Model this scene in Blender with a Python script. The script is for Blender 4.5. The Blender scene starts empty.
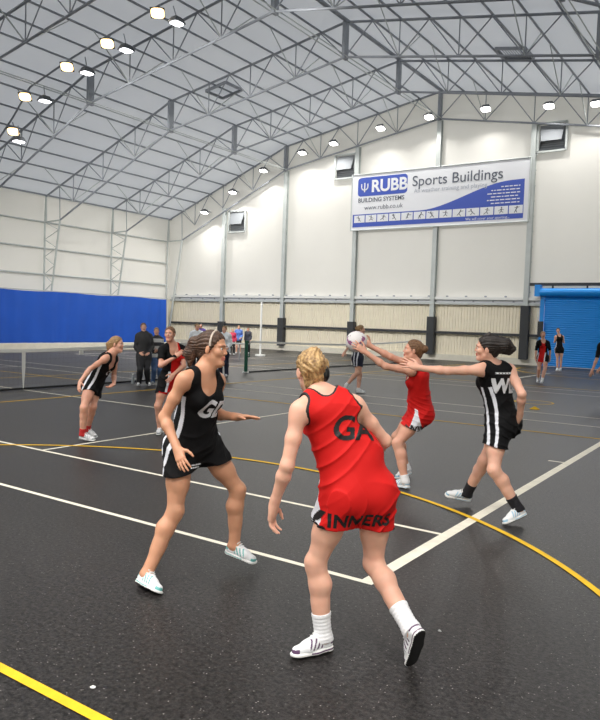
"""A netball match in a fabric sports hall, built object by object."""
import bpy, bmesh, math, random
import numpy as np
from mathutils import Vector, Matrix
from mathutils.bvhtree import BVHTree

random.seed(7)
rng = np.random.default_rng(11)
scene = bpy.context.scene
COL = scene.collection
PI = math.pi

# ------------------------------------------------------------------ materials
def srgb(r, g, b):
    def f(c):
        c = c / 255.0
        return c / 12.92 if c <= .04045 else ((c + .055) / 1.055) ** 2.4
    return (f(r), f(g), f(b), 1.0)

_M = {}
def mat(name, col, rough=.6, metal=0., bump=0., bscale=60., vary=0., vscale=4., spec=.5, sss=0., sheen=0., emit=0., trans=0., coat=0., wave=None):
    """Principled material with procedural colour variation and bump; col is an sRGB 0-255 triple."""
    if name in _M: return _M[name]
    m = bpy.data.materials.new(name); m.use_nodes = True
    nt = m.node_tree; b = nt.nodes['Principled BSDF']; c = srgb(*col)
    b.inputs['Base Color'].default_value = c
    b.inputs['Roughness'].default_value = rough
    b.inputs['Metallic'].default_value = metal
    b.inputs['Specular IOR Level'].default_value = spec
    if sss:
        b.inputs['Subsurface Weight'].default_value = sss
        b.inputs['Subsurface Radius'].default_value = (1., .35, .2)
        b.inputs['Subsurface Scale'].default_value = .012
    if sheen: b.inputs['Sheen Weight'].default_value = sheen
    if coat: b.inputs['Coat Weight'].default_value = coat
    if trans: b.inputs['Transmission Weight'].default_value = trans
    if emit:
        b.inputs['Emission Color'].default_value = c
        b.inputs['Emission Strength'].default_value = emit
    tc = nt.nodes.new('ShaderNodeTexCoord')
    if vary:
        n = nt.nodes.new('ShaderNodeTexNoise'); n.inputs['Scale'].default_value = vscale; n.inputs['Detail'].default_value = 5
        nt.links.new(tc.outputs['Object'], n.inputs['Vector'])
        r = nt.nodes.new('ShaderNodeMapRange')
        r.inputs['From Min'].default_value = .3; r.inputs['From Max'].default_value = .7
        r.inputs['To Min'].default_value = 1 - vary; r.inputs['To Max'].default_value = 1 + vary
        nt.links.new(n.outputs['Fac'], r.inputs['Value'])
        x = nt.nodes.new('ShaderNodeVectorMath'); x.operation = 'SCALE'
        x.inputs[0].default_value = c[:3]
        nt.links.new(r.outputs['Result'], x.inputs['Scale'])
        nt.links.new(x.outputs['Vector'], b.inputs['Base Color'])
    if bump or wave:
        bp = nt.nodes.new('ShaderNodeBump'); bp.inputs['Strength'].default_value = bump or .3; bp.inputs['Distance'].default_value = .01
        if wave:
            w = nt.nodes.new('ShaderNodeTexWave'); w.inputs['Scale'].default_value = wave[0]; w.bands_direction = wave[1]
            w.inputs['Distortion'].default_value = wave[2]
            nt.links.new(tc.outputs['Object'], w.inputs['Vector']); nt.links.new(w.outputs['Fac'], bp.inputs['Height'])
        else:
            n2 = nt.nodes.new('ShaderNodeTexNoise'); n2.inputs['Scale'].default_value = bscale; n2.inputs['Detail'].default_value = 4
            nt.links.new(tc.outputs['Object'], n2.inputs['Vector']); nt.links.new(n2.outputs['Fac'], bp.inputs['Height'])
        nt.links.new(bp.outputs['Normal'], b.inputs['Normal'])
    _M[name] = m
    return m

# ------------------------------------------------------------------ objects
def link(o, parent=None):
    COL.objects.link(o)
    if parent is not None: o.parent = parent
    return o
def tag(o, label=None, cat=None, group=None, kind=None):
    for k, v in (('label', label), ('category', cat), ('group', group), ('kind', kind)):
        if v: o[k] = v
    return o
def empty(name, loc=(0, 0, 0), rz=0., **kw):
    o = bpy.data.objects.new(name, None); o.empty_display_size = .1; link(o)
    o.location = loc; o.rotation_euler = (0, 0, rz)
    return tag(o, **kw)
class MB:
    """collects shapes and links them as ONE mesh object"""
    def __init__(s): s.v = []; s.f = []; s.m = []
    def add(s, vs, fs, mi=0):
        b = len(s.v); s.v += [tuple(float(x) for x in v) for v in vs]; s.f += [tuple(b + i for i in f) for f in fs]; s.m += [mi] * len(fs)
        return s
    def box(s, lo, hi, mi=0):
        x0, y0, z0 = lo; x1, y1, z1 = hi
        return s.add([(x0, y0, z0), (x1, y0, z0), (x1, y1, z0), (x0, y1, z0), (x0, y0, z1), (x1, y0, z1), (x1, y1, z1), (x0, y1, z1)],
                     [(0, 3, 2, 1), (4, 5, 6, 7), (0, 1, 5, 4), (1, 2, 6, 5), (2, 3, 7, 6), (3, 0, 4, 7)], mi)
    def tube(s, pts, r, n=8, mi=0, cap=True):
        pts = [Vector(p) for p in pts]; rs = r if hasattr(r, '__len__') else [r] * len(pts)
        ref = None; rings = []
        for i, p in enumerate(pts):
            d = (pts[min(i + 1, len(pts) - 1)] - pts[max(i - 1, 0)]).normalized()
            if ref is None:
                ref = d.cross(Vector((0, 0, 1)))
                if ref.length < 1e-3: ref = Vector((1, 0, 0))
            ref = (ref - d * ref.dot(d)).normalized(); q = d.cross(ref)
            rings.append([p + (ref * math.cos(2 * PI * k / n) + q * math.sin(2 * PI * k / n)) * rs[i] for k in range(n)])
        vs = [v for g in rings for v in g]; fs = []
        for i in range(len(rings) - 1):
            for k in range(n):
                a = i * n + k; b = i * n + (k + 1) % n; fs.append((a, b, b + n, a + n))
        if cap: fs += [tuple(range(n - 1, -1, -1)), tuple(range((len(rings) - 1) * n, len(rings) * n))]
        return s.add(vs, fs, mi)
    def bar(s, a, b, w, h, mi=0, up=(0, 0, 1)):
        a = Vector(a); b = Vector(b); d = (b - a).normalized(); u = Vector(up); x = d.cross(u)
        if x.length < 1e-3: x = d.cross(Vector((1, 0, 0)))
        x.normalize(); u = x.cross(d); vs = []
        for p in (a, b):
            for sx, su in ((-1, -1), (1, -1), (1, 1), (-1, 1)): vs.append(p + x * (sx * w / 2) + u * (su * h / 2))
        return s.add(vs, [(0, 1, 2, 3), (7, 6, 5, 4), (0, 4, 5, 1), (1, 5, 6, 2), (2, 6, 7, 3), (3, 7, 4, 0)], mi)
    def prism(s, poly, axis, a, b, mi=0):
        """extrude a 2-D polygon along an axis from a to b; axis 1 = polygon in (x,z)"""
        def P(p, t): return (p[0], t, p[1]) if axis == 1 else ((t, p[0], p[1]) if axis == 0 else (p[0], p[1], t))
        n = len(poly); vs = [P(p, a) for p in poly] + [P(p, b) for p in poly]
        return s.add(vs, [tuple(range(n)), tuple(range(2 * n - 1, n - 1, -1))] + [(i, i + n, (i + 1) % n + n, (i + 1) % n) for i in range(n)], mi)
    def sphere(s, c, r, n=12, m=8, mi=0, sc=(1, 1, 1)):
        vs = []; fs = []
        for j in range(m + 1):
            t = PI * j / m
            for i in range(n):
                p = 2 * PI * i / n; vs.append((c[0] + r * sc[0] * math.sin(t) * math.cos(p), c[1] + r * sc[1] * math.sin(t) * math.sin(p), c[2] + r * sc[2] * math.cos(t)))
        for j in range(m):
            for i in range(n): fs.append((j * n + i, (j + 1) * n + i, (j + 1) * n + (i + 1) % n, j * n + (i + 1) % n))
        return s.add(vs, fs, mi)
    def build(s, name, mats, parent=None, smooth=False, recalc=True, origin=None, **kw):
        me = bpy.data.meshes.new(name)
        vs = s.v
        if origin is not None: vs = [(a - origin[0], b - origin[1], c - origin[2]) for a, b, c in vs]
        me.from_pydata(vs, [], s.f)
        for m in (mats if isinstance(mats, (list, tuple)) else [mats]): me.materials.append(m)
        me.polygons.foreach_set('material_index', s.m)
        if recalc:
            bm = bmesh.new(); bm.from_mesh(me); bmesh.ops.recalc_face_normals(bm, faces=bm.faces); bm.to_mesh(me); bm.free()
        if smooth:
            me.polygons.foreach_set('use_smooth', [True] * len(me.polygons))
            me.set_sharp_from_angle(angle=math.radians(40))
        o = bpy.data.objects.new(name, me); link(o, parent)
        if origin is not None and parent is None: o.location = origin
        return tag(o, **kw)
def struct(name, mb, mats, **kw): return mb.build(name, mats, kind='structure', **kw)

# ------------------------------------------------------------------ lettering as flat cells
def text_cells(txt, size, cell, shear=0., bold=0., spacing=1.):
    """cells (x, y) of a text, centred, cap height about 0.7*size"""
    cu = bpy.data.curves.new('lettering', 'FONT'); cu.body = txt; cu.size = size; cu.align_x = 'CENTER'; cu.align_y = 'CENTER'
    cu.shear = shear; cu.offset = bold; cu.space_character = spacing
    o = bpy.data.objects.new('lettering', cu); COL.objects.link(o)
    dg = bpy.context.evaluated_depsgraph_get(); dg.update()
    me = bpy.data.meshes.new_from_object(o.evaluated_get(dg))
    bpy.data.objects.remove(o); bpy.data.curves.remove(cu)
    return me
def text_grid(txt, size, cell, **kw):
    me = text_cells(txt, size, cell, **kw)
    me.calc_loop_triangles()
    vs = [v.co.copy() for v in me.vertices]; tris = [tuple(t.vertices) for t in me.loop_triangles]
    b = BVHTree.FromPolygons(vs, tris)
    xs = [v.x for v in vs]; ys = [v.y for v in vs]
    out = []; nx = int((max(xs) - min(xs)) / cell) + 2; ny = int((max(ys) - min(ys)) / cell) + 2
    for i in range(nx):
        for j in range(ny):
            x = min(xs) + (i + .5) * cell; y = min(ys) + (j + .5) * cell
            if b.ray_cast(Vector((x, y, 1)), Vector((0, 0, -1)))[0] is not None: out.append((x, y))
    bpy.data.meshes.remove(me)
    return out
def flat_text(txt, size, origin, right, up, m, name, parent=None, lift=.01, left=False, **kw):
    """text as a thin flat mesh; origin = its centre (or its left end)"""
    me = text_cells(txt, size, 0, **kw)
    right = Vector(right); up = Vector(up); n = right.cross(up); o = Vector(origin)
    dx = -min(v.co.x for v in me.vertices) if left else 0
    for v in me.vertices:
        c = v.co.copy(); v.co = o + right * (c.x + dx) + up * c.y + n * lift
    me.materials.append(m); me.name = name
    return link(bpy.data.objects.new(name, me), parent)
# ------------------------------------------------------------------ distance-field modelling of figures
F32 = np.float32
def nrm(v):
    v = np.asarray(v, float); return v / (np.linalg.norm(v) + 1e-12)
def orth(v, a): return nrm(v - a * np.dot(v, a))
def smin(a, b, k):
    h = np.maximum(k - np.abs(a - b), 0) / k
    return np.minimum(a, b) - h * h * k * .25
def smax(a, b, k): return -smin(-a, -b, k)
def cone(P, a, b, ra, rb):
    ab = (b - a).astype(F32); q = P - a.astype(F32)
    t = np.clip(q @ ab / max(float(ab @ ab), 1e-9), 0, 1)
    return np.sqrt(np.einsum('ij,ij->i', q - t[:, None] * ab, q - t[:, None] * ab)) - (ra + (rb - ra) * t)
def ell(P, c, R, r):
    q = (P - np.asarray(c, F32)) @ np.asarray(R, F32).T; r = np.asarray(r, F32)
    k0 = np.sqrt(np.sum((q / r) ** 2, 1)); k1 = np.sqrt(np.sum((q / (r * r)) ** 2, 1))
    return k0 * (k0 - 1) / np.maximum(k1, 1e-6)
class G:
    """a group of blended shapes"""
    def __init__(s, k=.03): s.p = []; s.k = k; s.lo = np.full(3, 1e9); s.hi = -s.lo
    def _b(s, c, r): s.lo = np.minimum(s.lo, np.asarray(c) - r); s.hi = np.maximum(s.hi, np.asarray(c) + r)
    def c(s, a, b, ra, rb=None, k=None):
        rb = ra if rb is None else rb; a = np.asarray(a, float); b = np.asarray(b, float)
        s.p.append(('c', (a, b, ra, rb), k or s.k)); s._b(a, ra); s._b(b, rb); return s
    def e(s, c, R, r, k=None, neg=False):
        s.p.append(('n' if neg else 'e', (np.asarray(c, float), np.asarray(R, float), r), k or s.k))
        if not neg: s._b(c, max(r))
        return s
    def raw(s, P):
        d = None
        for t, a, k in s.p:
            x = cone(P, *a) if t == 'c' else ell(P, *a)
            if d is None: d = x
            elif t == 'n': d = smax(d, -x, k)
            else: d = smin(d, x, k)
        return d
    def __call__(s, P, m=.1):
        out = np.full(len(P), 1., F32)
        k = np.all((P > s.lo - m) & (P < s.hi + m), 1)
        if k.any(): out[k] = s.raw(P[k])
        return out
def wrinkle(P, amp, freq=38., seed=0):
    g = np.random.default_rng(seed); w = 0.
    for i in range(6):
        d = nrm(g.normal(size=3)) * freq * (.55 + .25 * i); ph = g.uniform(0, 6.28)
        w = w + np.sin(P @ d.astype(F32) + ph + 1.3 * np.sin(P @ (nrm(g.normal(size=3)) * freq * .4).astype(F32))) / (1 + .5 * i)
    return (amp * .45 * w).astype(F32)

def folds(P, axis, amp, wave, seed=0):
    """soft ridged cloth folds running across an axis; always outwards"""
    g = np.random.default_rng(seed); out = 0.
    for i in range(3):
        d = nrm(np.asarray(axis) + g.normal(size=3) * (.35, .8, .6)[i]); e = nrm(g.normal(size=3)); e2 = nrm(g.normal(size=3))
        x = P @ d.astype(F32) * F32(PI / (wave * (1, .62, 1.5)[i])) + 1.1 * np.sin(P @ e.astype(F32) * F32(9.) + i) + g.uniform(0, 6)
        gate = np.clip(.55 + .8 * np.sin(P @ e2.astype(F32) * F32(11.) + 2 * i), 0, 1)
        out = out + (1 - np.abs(np.sin(x))) ** 2.2 * gate * (1, .7, .8)[i]
    return (amp * out).astype(F32)

def surface(fn, lo, hi, vox):
    """surface nets over the zero set of fn; returns vertices, quads"""
    lo = np.asarray(lo, float) - 3 * vox; hi = np.asarray(hi, float) + 3 * vox
    C = 6; cn = np.ceil((hi - lo) / (vox * C)).astype(int) + 1
    ax = [lo[i] + (np.arange(cn[i]) + .5) * vox * C for i in range(3)]
    gp = np.stack(np.meshgrid(*ax, indexing='ij'), -1).reshape(-1, 3).astype(F32)
    dc = np.concatenate([fn(gp[i:i + 120000]) for i in range(0, len(gp), 120000)]).reshape(cn)
    near = np.abs(dc) < vox * C * 1.75
    D = np.repeat(np.repeat(np.repeat(np.where(dc > 0, 1., -1.).astype(F32), C, 0), C, 1), C, 2)
    M = np.repeat(np.repeat(np.repeat(near, C, 0), C, 1), C, 2)
    idx = np.argwhere(M)
    vals = np.empty(len(idx), F32)
    for i in range(0, len(idx), 150000):
        vals[i:i + 150000] = fn((lo + (idx[i:i + 150000] + .5) * vox).astype(F32))
    D[M] = vals
    S = D < 0
    n = np.array(D.shape)
    a = S[:-1, :-1, :-1].astype(np.int8)
    cnt = np.zeros(n - 1, np.int8)
    for dx in (0, 1):
        for dy in (0, 1):
            for dz in (0, 1): cnt += S[dx:n[0] - 1 + dx, dy:n[1] - 1 + dy, dz:n[2] - 1 + dz]
    cells = np.argwhere((cnt > 0) & (cnt < 8))
    co = np.array([(x, y, z) for x in (0, 1) for y in (0, 1) for z in (0, 1)])
    dv = np.stack([D[cells[:, 0] + c[0], cells[:, 1] + c[1], cells[:, 2] + c[2]] for c in co], 1)
    acc = np.zeros((len(cells), 3)); num = np.zeros(len(cells))
    for i in range(8):
        for j in range(i + 1, 8):
            if np.abs(co[i] - co[j]).sum() != 1: continue
            m = (dv[:, i] < 0) != (dv[:, j] < 0)
            t = dv[m, i] / (dv[m, i] - dv[m, j])
            acc[m] += co[i] + t[:, None] * (co[j] - co[i]); num[m] += 1
    V = lo + (cells + acc / num[:, None] + .5) * vox
    m1 = n - 1
    lin = (cells[:, 0] * m1[1] + cells[:, 1]) * m1[2] + cells[:, 2]
    order = np.argsort(lin); ls = lin[order]
    def look(c):
        l = (c[:, 0] * m1[1] + c[:, 1]) * m1[2] + c[:, 2]
        p = np.searchsorted(ls, l); p = np.minimum(p, len(ls) - 1)
        return order[p], ls[p] == l
    Q = []
    for axis in range(3):
        u, v = [(1, 2), (2, 0), (0, 1)][axis]
        s0 = [slice(None)] * 3; s1 = [slice(None)] * 3; s0[axis] = slice(0, -1); s1[axis] = slice(1, None)
        e = np.argwhere(S[tuple(s0)] != S[tuple(s1)])
        e = e[(e[:, u] > 0) & (e[:, v] > 0) & (e[:, u] < m1[u]) & (e[:, v] < m1[v])]
        ins = S[e[:, 0], e[:, 1], e[:, 2]]
        q = []; ok = np.ones(len(e), bool)
        for du, dw in ((-1, -1), (0, -1), (0, 0), (-1, 0)):
            c = e.copy(); c[:, u] += du; c[:, v] += dw
            i, g = look(c); q.append(i); ok &= g
        q = np.stack(q, 1)[ok]; ins = ins[ok]
        q[~ins] = q[~ins][:, ::-1]
        Q.append(q)
    Q = np.concatenate(Q)
    # gentle relaxation
    nb = np.zeros_like(V); ct = np.zeros(len(V))
    for a_, b_ in ((0, 1), (1, 2), (2, 3), (3, 0)):
        np.add.at(nb, Q[:, a_], V[Q[:, b_]]); np.add.at(nb, Q[:, b_], V[Q[:, a_]])
        np.add.at(ct, Q[:, a_], 1); np.add.at(ct, Q[:, b_], 1)
    V = V * .5 + .5 * nb / np.maximum(ct, 1)[:, None]
    return V, Q

def sdf_obj(name, fn, lo, hi, vox, mats, parent=None, index=None, keep=None, **kw):
    V, Q = surface(fn, lo, hi, vox)
    me = bpy.data.meshes.new(name)
    me.vertices.add(len(V)); me.vertices.foreach_set('co', V.astype(F32).ravel())
    me.loops.add(Q.size); me.loops.foreach_set('vertex_index', Q.astype(np.int32).ravel())
    me.polygons.add(len(Q)); me.polygons.foreach_set('loop_start', np.arange(0, Q.size, 4, dtype=np.int32))
    me.polygons.foreach_set('loop_total', np.full(len(Q), 4, np.int32))
    me.polygons.foreach_set('use_smooth', np.ones(len(Q), bool))
    for m in (mats if isinstance(mats, (list, tuple)) else [mats]): me.materials.append(m)
    me.update(calc_edges=True); me.validate()
    if index is not None:
        cen = V[Q].mean(1); mi = np.asarray(index(cen)).astype(np.int32)
        if len(mi) == len(me.polygons): me.polygons.foreach_set('material_index', mi)
    o = bpy.data.objects.new(name, me); link(o, parent)
    return tag(o, **kw)
# ------------------------------------------------------------------ people
SKIN = {'tan': mat('skin_tan', (205, 150, 118), .5, bump=.06, bscale=220, vary=.07, vscale=9, sss=.18),
        'fair': mat('skin_fair', (226, 174, 150), .5, bump=.06, bscale=220, vary=.08, vscale=9, sss=.2),
        'pink': mat('skin_pink', (222, 165, 140), .5, bump=.06, bscale=220, vary=.08, vscale=9, sss=.2)}
SOCK_W_ = mat('lace_cloth', (236, 236, 234), .6)
LIP = mat('lip', (188, 112, 100), .45)
EYEWHITE = mat('eye_white', (232, 228, 222), .25); IRIS = mat('iris', (52, 40, 32), .2)
HAIR = {}
def hair_mat(key, col, col2):
    if key in HAIR: return HAIR[key]
    m = mat('hair_' + key, col, .5, bump=.5, bscale=90)
    nt = m.node_tree; b = nt.nodes['Principled BSDF']
    n = nt.nodes.new('ShaderNodeTexNoise'); n.inputs['Scale'].default_value = 45; n.inputs['Detail'].default_value = 6; n.inputs['Roughness'].default_value = .7
    tc = nt.nodes.new('ShaderNodeTexCoord'); nt.links.new(tc.outputs['Object'], n.inputs['Vector'])
    r = nt.nodes.new('ShaderNodeValToRGB'); r.color_ramp.elements[0].position = .35; r.color_ramp.elements[1].position = .65
    r.color_ramp.elements[0].color = srgb(*col2); r.color_ramp.elements[1].color = srgb(*col)
    nt.links.new(n.outputs['Fac'], r.inputs['Fac']); nt.links.new(r.outputs['Color'], b.inputs['Base Color'])
    HAIR[key] = m
    return m
hair_mat('brown', (92, 64, 46), (50, 34, 25)); hair_mat('blonde', (214, 176, 120), (112, 80, 48))
hair_mat('dark', (46, 36, 32), (22, 17, 16)); hair_mat('light_brown', (142, 104, 70), (84, 58, 40)); hair_mat('sandy', (186, 150, 105), (128, 96, 64))

def frames(J):
    A = {k: np.asarray(v, float) for k, v in J.items() if k != 'S'}; S = J['S']
    A['S'] = S
    pc = (A['lh'] + A['rh']) / 2; A['pc'] = pc
    pr = nrm(A['rh'] - A['lh']); su = nrm(A['n'] - pc)
    A['pr'] = pr; A['pu'] = orth(su * .75 + np.array([0, 0, .35]), pr); A['pf'] = np.cross(A['pu'], pr)
    cr = nrm(A['rs'] - A['ls']); A['cr'] = cr; A['cu'] = orth(su, cr); A['cf'] = np.cross(A['cu'], cr)
    hf = nrm(A['face']); A['hf'] = hf; A['hu'] = orth(nrm(A['h'] - A['n']) * .5 + np.array([0, 0, .7]), hf); A['hr'] = np.cross(hf, A['hu'])
    return A

def foot_frame(A, s):
    a, t, k = A[s + 'a'], A[s + 't'], A[s + 'k']
    d = nrm(t - a); u0 = orth(k - a, d); th = math.radians(21)
    fd = math.cos(th) * d + math.sin(th) * u0; up = -math.sin(th) * d + math.cos(th) * u0
    return fd, up, np.cross(fd, up)   # forward, up, right

def hand_group(A, s, curl, spread, fine):
    S = A['S'] * .93; w, f = A[s + 'w'], A[s + 'f']
    d = nrm(f - w); p = orth(A[s + 'palm'], d); t = np.cross(d, p) * (1 if s == 'r' else -1)
    g = G(.012)
    mcp = [(.027, .086), (.009, .091), (-.010, .087), (-.027, .079)]
    ph = [(.041, .025, .021), (.045, .028, .022), (.041, .027, .021), (.032, .020, .018)]
    w0 = w + d * .006 * S
    g.c(w - nrm(w - A[s + 'e']) * .03 * S, w0 + d * .02 * S, .024 * S, .025 * S)
    M = []
    for i, (x, y) in enumerate(mcp):
        m = w0 + d * y * S + t * x * S - p * (.003 if i in (1, 2) else .0) * S
        M.append(m); g.c(w0 + d * .018 * S + t * x * .6 * S, m, .0135 * S, .0115 * S, k=.018)
    g.e(w0 + d * .045 * S + p * .004 * S, np.stack([t, d, p]), (.036 * S, .045 * S, .014 * S), k=.012)
    g.e(w0 + d * .035 * S + t * .022 * S + p * .008 * S, np.stack([t, d, p]), (.017 * S, .028 * S, .014 * S), k=.012)
    fg = []
    for i in range(4):
        c = curl if not hasattr(curl, '__len__') else curl[i]
        sp = (1.4 - i) * spread; dd = nrm(d + t * sp); q = M[i]; a = 0
        h = G(.004)
        for j, L in enumerate(ph[i]):
            a += c * (.6, 1.1, .7)[j]
            e = q + (dd * math.cos(a) + p * math.sin(a)) * L * S
            h.c(q, e, (.0093, .0083, .0075)[j] * S * (.9 if i == 3 else 1), (.0085, .0077, .0064)[j] * S * (.9 if i == 3 else 1)); q = e
        fg.append(h)
    th = G(.006); q = w0 + d * .022 * S + t * .024 * S; dirs = [nrm(d * .62 + t * .72 + p * .25), nrm(d * .85 + t * .45 + p * .3), nrm(d * .95 + t * .2 + p * .35)]
    for j, L in enumerate((.046, .033, .027)):
        e = q + dirs[j] * L * S; th.c(q, e, (.0135, .0108, .0095)[j] * S, (.011, .0095, .0075)[j] * S); q = e
    return g, fg, th

def body_groups(A, o):
    S = A['S']; fem = o.get('fem', True); B = o.get('build', 1.)
    pc, n = A['pc'], A['n']; L = np.linalg.norm(n - pc); su = nrm(n - pc); pr, pf, pu, cr, cf, cu = (A[k] for k in ('pr', 'pf', 'pu', 'cr', 'cf', 'cu'))
    def mid(t):
        f = nrm(pf * (1 - t) + cf * t); r = orth(nrm(pr * (1 - t) + cr * t), su); return r, np.cross(su, r)
    T = G(.05)
    T.e(pc + pu * .03 * S, np.stack([pr, pf, pu]), (.158 * S * B, .108 * S * B, .11 * S))
    r, f = mid(.4)
    T.e(pc + su * L * .36, np.stack([r, f, su]), (.128 * S * B, .094 * S * B, .14 * S))
    r, f = mid(.8)
    T.e(pc + su * L * .68 + f * .004, np.stack([r, f, su]), (.140 * S * B, .106 * S * B, .175 * S))
    T.e(pc + su * L * .84 - f * .012, np.stack([cr, cf, cu]), (.145 * S, .088 * S, .09 * S))
    for s, sg in (('l', -1), ('r', 1)):
        T.e(A[s + 'h'] - pf * .05 * S - pu * .012 * S - pr * sg * .012 * S, np.stack([pr, pf, pu]), (.080 * S * B, .080 * S * B, .094 * S), k=.05)
        if fem: T.e(pc + su * L * .70 + cr * sg * .070 * S + cf * .082 * S, np.stack([cr, cf, cu]), (.058 * S, .046 * S, .058 * S), k=.035)
    sh = A['rs'] - A['ls']
    T.c(A['ls'] + sh * .1 - cu * .005, A['rs'] - sh * .1 - cu * .005, .050 * S, k=.04)
    nb = n + cu * .015 * S
    for s in 'lr': T.c(nb + (A[s + 's'] - nb) * .18 + cu * .014 * S, A[s + 's'] + cu * .012 * S, .040 * S, .036 * S, k=.04)
    legs = {}; arms = {}; hands = {}
    for s, sg in (('l', -1), ('r', 1)):
        h, k, a = A[s + 'h'], A[s + 'k'], A[s + 'a']; th = k - h; sk = a - k
        back = orth((h + a) / 2 - k, nrm(sk)) if np.linalg.norm((h + a) / 2 - k) > .03 else orth(-pf, nrm(sk))
        fwd = -back
        g = G(.03)
        g.c(h + th * .02, h + th * .55, .088 * S * B, .071 * S * B); g.c(h + th * .55, k, .071 * S * B, .052 * S * B)
        g.c(h + th * .15 + fwd * .016 * S, h + th * .6 + fwd * .014 * S, .075 * S * B, .062 * S * B)
        g.c(k + fwd * .008 * S, k + sk * .05 + fwd * .008 * S, .047 * S, .043 * S)
        g.c(k, k + sk * .3 + back * .014 * S, .047 * S, .054 * S * B); g.c(k + sk * .3 + back * .014 * S, k + sk * .62 + back * .006 * S, .054 * S * B, .040 * S * B)
        g.c(k + sk * .1 + fwd * .012 * S, a + fwd * .004 * S, .036 * S, .030 * S)
        g.c(k + sk * .55, a, .041 * S, .034 * S)
        fd, up, rt = foot_frame(A, s)
        g.c(a - up * .035 * S - fd * .02 * S, a - up * .02 * S, .028 * S, .030 * S); g.c(a - up * .01 * S, a + fd * .11 * S - up * .05 * S, .030 * S, .020 * S)
        legs[s] = (g, h + th * .1)
        sj, e, w = A[s + 's'], A[s + 'e'], A[s + 'w']; ua = e - sj; fa = w - e
        g = G(.022); ab = B ** .5
        inner = pc + su * L * .8
        g.c(sj + (inner - sj) * .12, sj + ua * .12, .046 * S * ab, .046 * S * ab); g.c(sj, sj + ua * .5, .043 * S * ab, .039 * S * ab); g.c(sj + ua * .5, e, .039 * S * ab, .0335 * S * ab)
        g.c(e, e + fa * .28, .034 * S, .0355 * S * ab); g.c(e + fa * .28, w, .0355 * S * ab, .0235 * S)
        arms[s] = (g, sj)
        hands[s] = hand_group(A, s, o.get(s + 'curl', .35), o.get(s + 'spread', .07), True)
    hd = G(.02); h, hf, hu, hr = A['h'], A['hf'], A['hu'], A['hr']; R = np.stack([hr, hf, hu]); K = S * .96
    P_ = lambda x, y, z: h + (hr * x + hf * y + hu * z) * K
    hd.e(P_(0, -.010, .032), R, (.074 * K, .093 * K, .080 * K))
    hd.e(P_(0, .030, -.028), R, (.056 * K, .060 * K, .082 * K))
    hd.c(P_(-.043, .012, -.060), P_(0, .068, -.096), .018 * K, .017 * K, k=.025); hd.c(P_(.043, .012, -.060), P_(0, .068, -.096), .018 * K, .017 * K, k=.025)
    hd.c(P_(-.012, .076, -.095), P_(.012, .076, -.095), .0165 * K, k=.02)
    for x in (-1, 1):
        hd.e(P_(.037 * x, .060, -.022), R, (.026 * K, .026 * K, .026 * K), k=.02)
        hd.c(P_(.045 * x, .070, .026), P_(.010 * x, .083, .026), .009 * K, k=.016)
        hd.e(P_(.031 * x, .094, .004), R, (.017 * K, .012 * K, .010 * K), k=.012, neg=True)
        hd.e(P_(.077 * x, -.006, -.010), nrm3(R, .35 * x), (.008 * K, .019 * K, .032 * K), k=.006)
    hd.c(P_(0, .088, .012), P_(0, .103, -.022), .0068 * K, .0092 * K, k=.010)
    for x in (-1, 1): hd.c(P_(.009 * x, .094, -.028), P_(.009 * x, .09, -.028), 0.0065 * K, k=.006)
    hd.c(P_(-.019, .083, -.053), P_(0, .094, -.051), .0055 * K, .0068 * K, k=.006); hd.c(P_(.019, .083, -.053), P_(0, .094, -.051), .0055 * K, .0068 * K, k=.006)
    hd.c(P_(-.016, .082, -.064), P_(0, .091, -.066), .006 * K, .0078 * K, k=.006); hd.c(P_(.016, .082, -.064), P_(0, .091, -.066), .006 * K, .0078 * K, k=.006)
    hd.c(n - cu * .02 * S, P_(0, -.018, -.055), .052 * S, .048 * S, k=.03)
    hd.c(n + cf * .03 * S - cu * .03 * S, P_(0, .02, -.085), .038 * S, .036 * S, k=.04)
    return dict(T=T, legs=legs, arms=arms, hands=hands, head=hd, P_=P_, R=R, K=K)
def nrm3(R, ang):
    r, f, u = R; c, s = math.cos(ang), math.sin(ang)
    return np.stack([r * c - f * s, f * c + r * s, u])

def near_k(P, root, r, k0, k1):
    d2 = np.sum((P - root.astype(F32)) ** 2, 1)
    return (k0 + k1 * np.exp(-d2 / (r * r))).astype(F32)

def body_fn(A, B):
    def fn(P):
        d = B['T'](P)
        d = smin(d, B['head'](P), near_k(P, A['n'] + A['cu'] * .02, .13, .004, .045))
        for s in 'lr':
            g, root = B['legs'][s]; d = smin(d, g(P), near_k(P, root, .16, .004, .06))
        for s in 'lr':
            g, root = B['arms'][s]; da = g(P)
            hg, fg, th = B['hands'][s]; dh = hg(P, .05)
            for x in fg: dh = smin(dh, x(P, .03), .005)
            dh = smin(dh, th(P, .03), .009)
            da = smin(da, dh, .02)
            d = smin(d, da, near_k(P, root, .11, .004, .045))
        return d
    return fn

def bounds(A, extra=.13):
    pts = np.array([A[k] for k in ('n', 'h', 'ls', 'rs', 'le', 're', 'lw', 'rw', 'lf', 'rf', 'lh', 'rh', 'lk', 'rk', 'la', 'ra', 'lt', 'rt')])
    return pts.min(0) - extra, pts.max(0) + extra

def torso_coords(A, P):
    """(side, front, height) of points in the torso's own frame"""
    su = nrm(A['n'] - A['pc']); L = np.linalg.norm(A['n'] - A['pc']); q = P - A['pc']; h = q @ su
    t = np.clip(h / L, 0, 1)[:, None]
    r = A['pr'] * (1 - t) + A['cr'] * t; r /= np.linalg.norm(r, axis=1)[:, None]
    f = A['pf'] * (1 - t) + A['cf'] * t; f /= np.linalg.norm(f, axis=1)[:, None]
    return np.sum(q * r, 1), np.sum(q * f, 1), h

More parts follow.
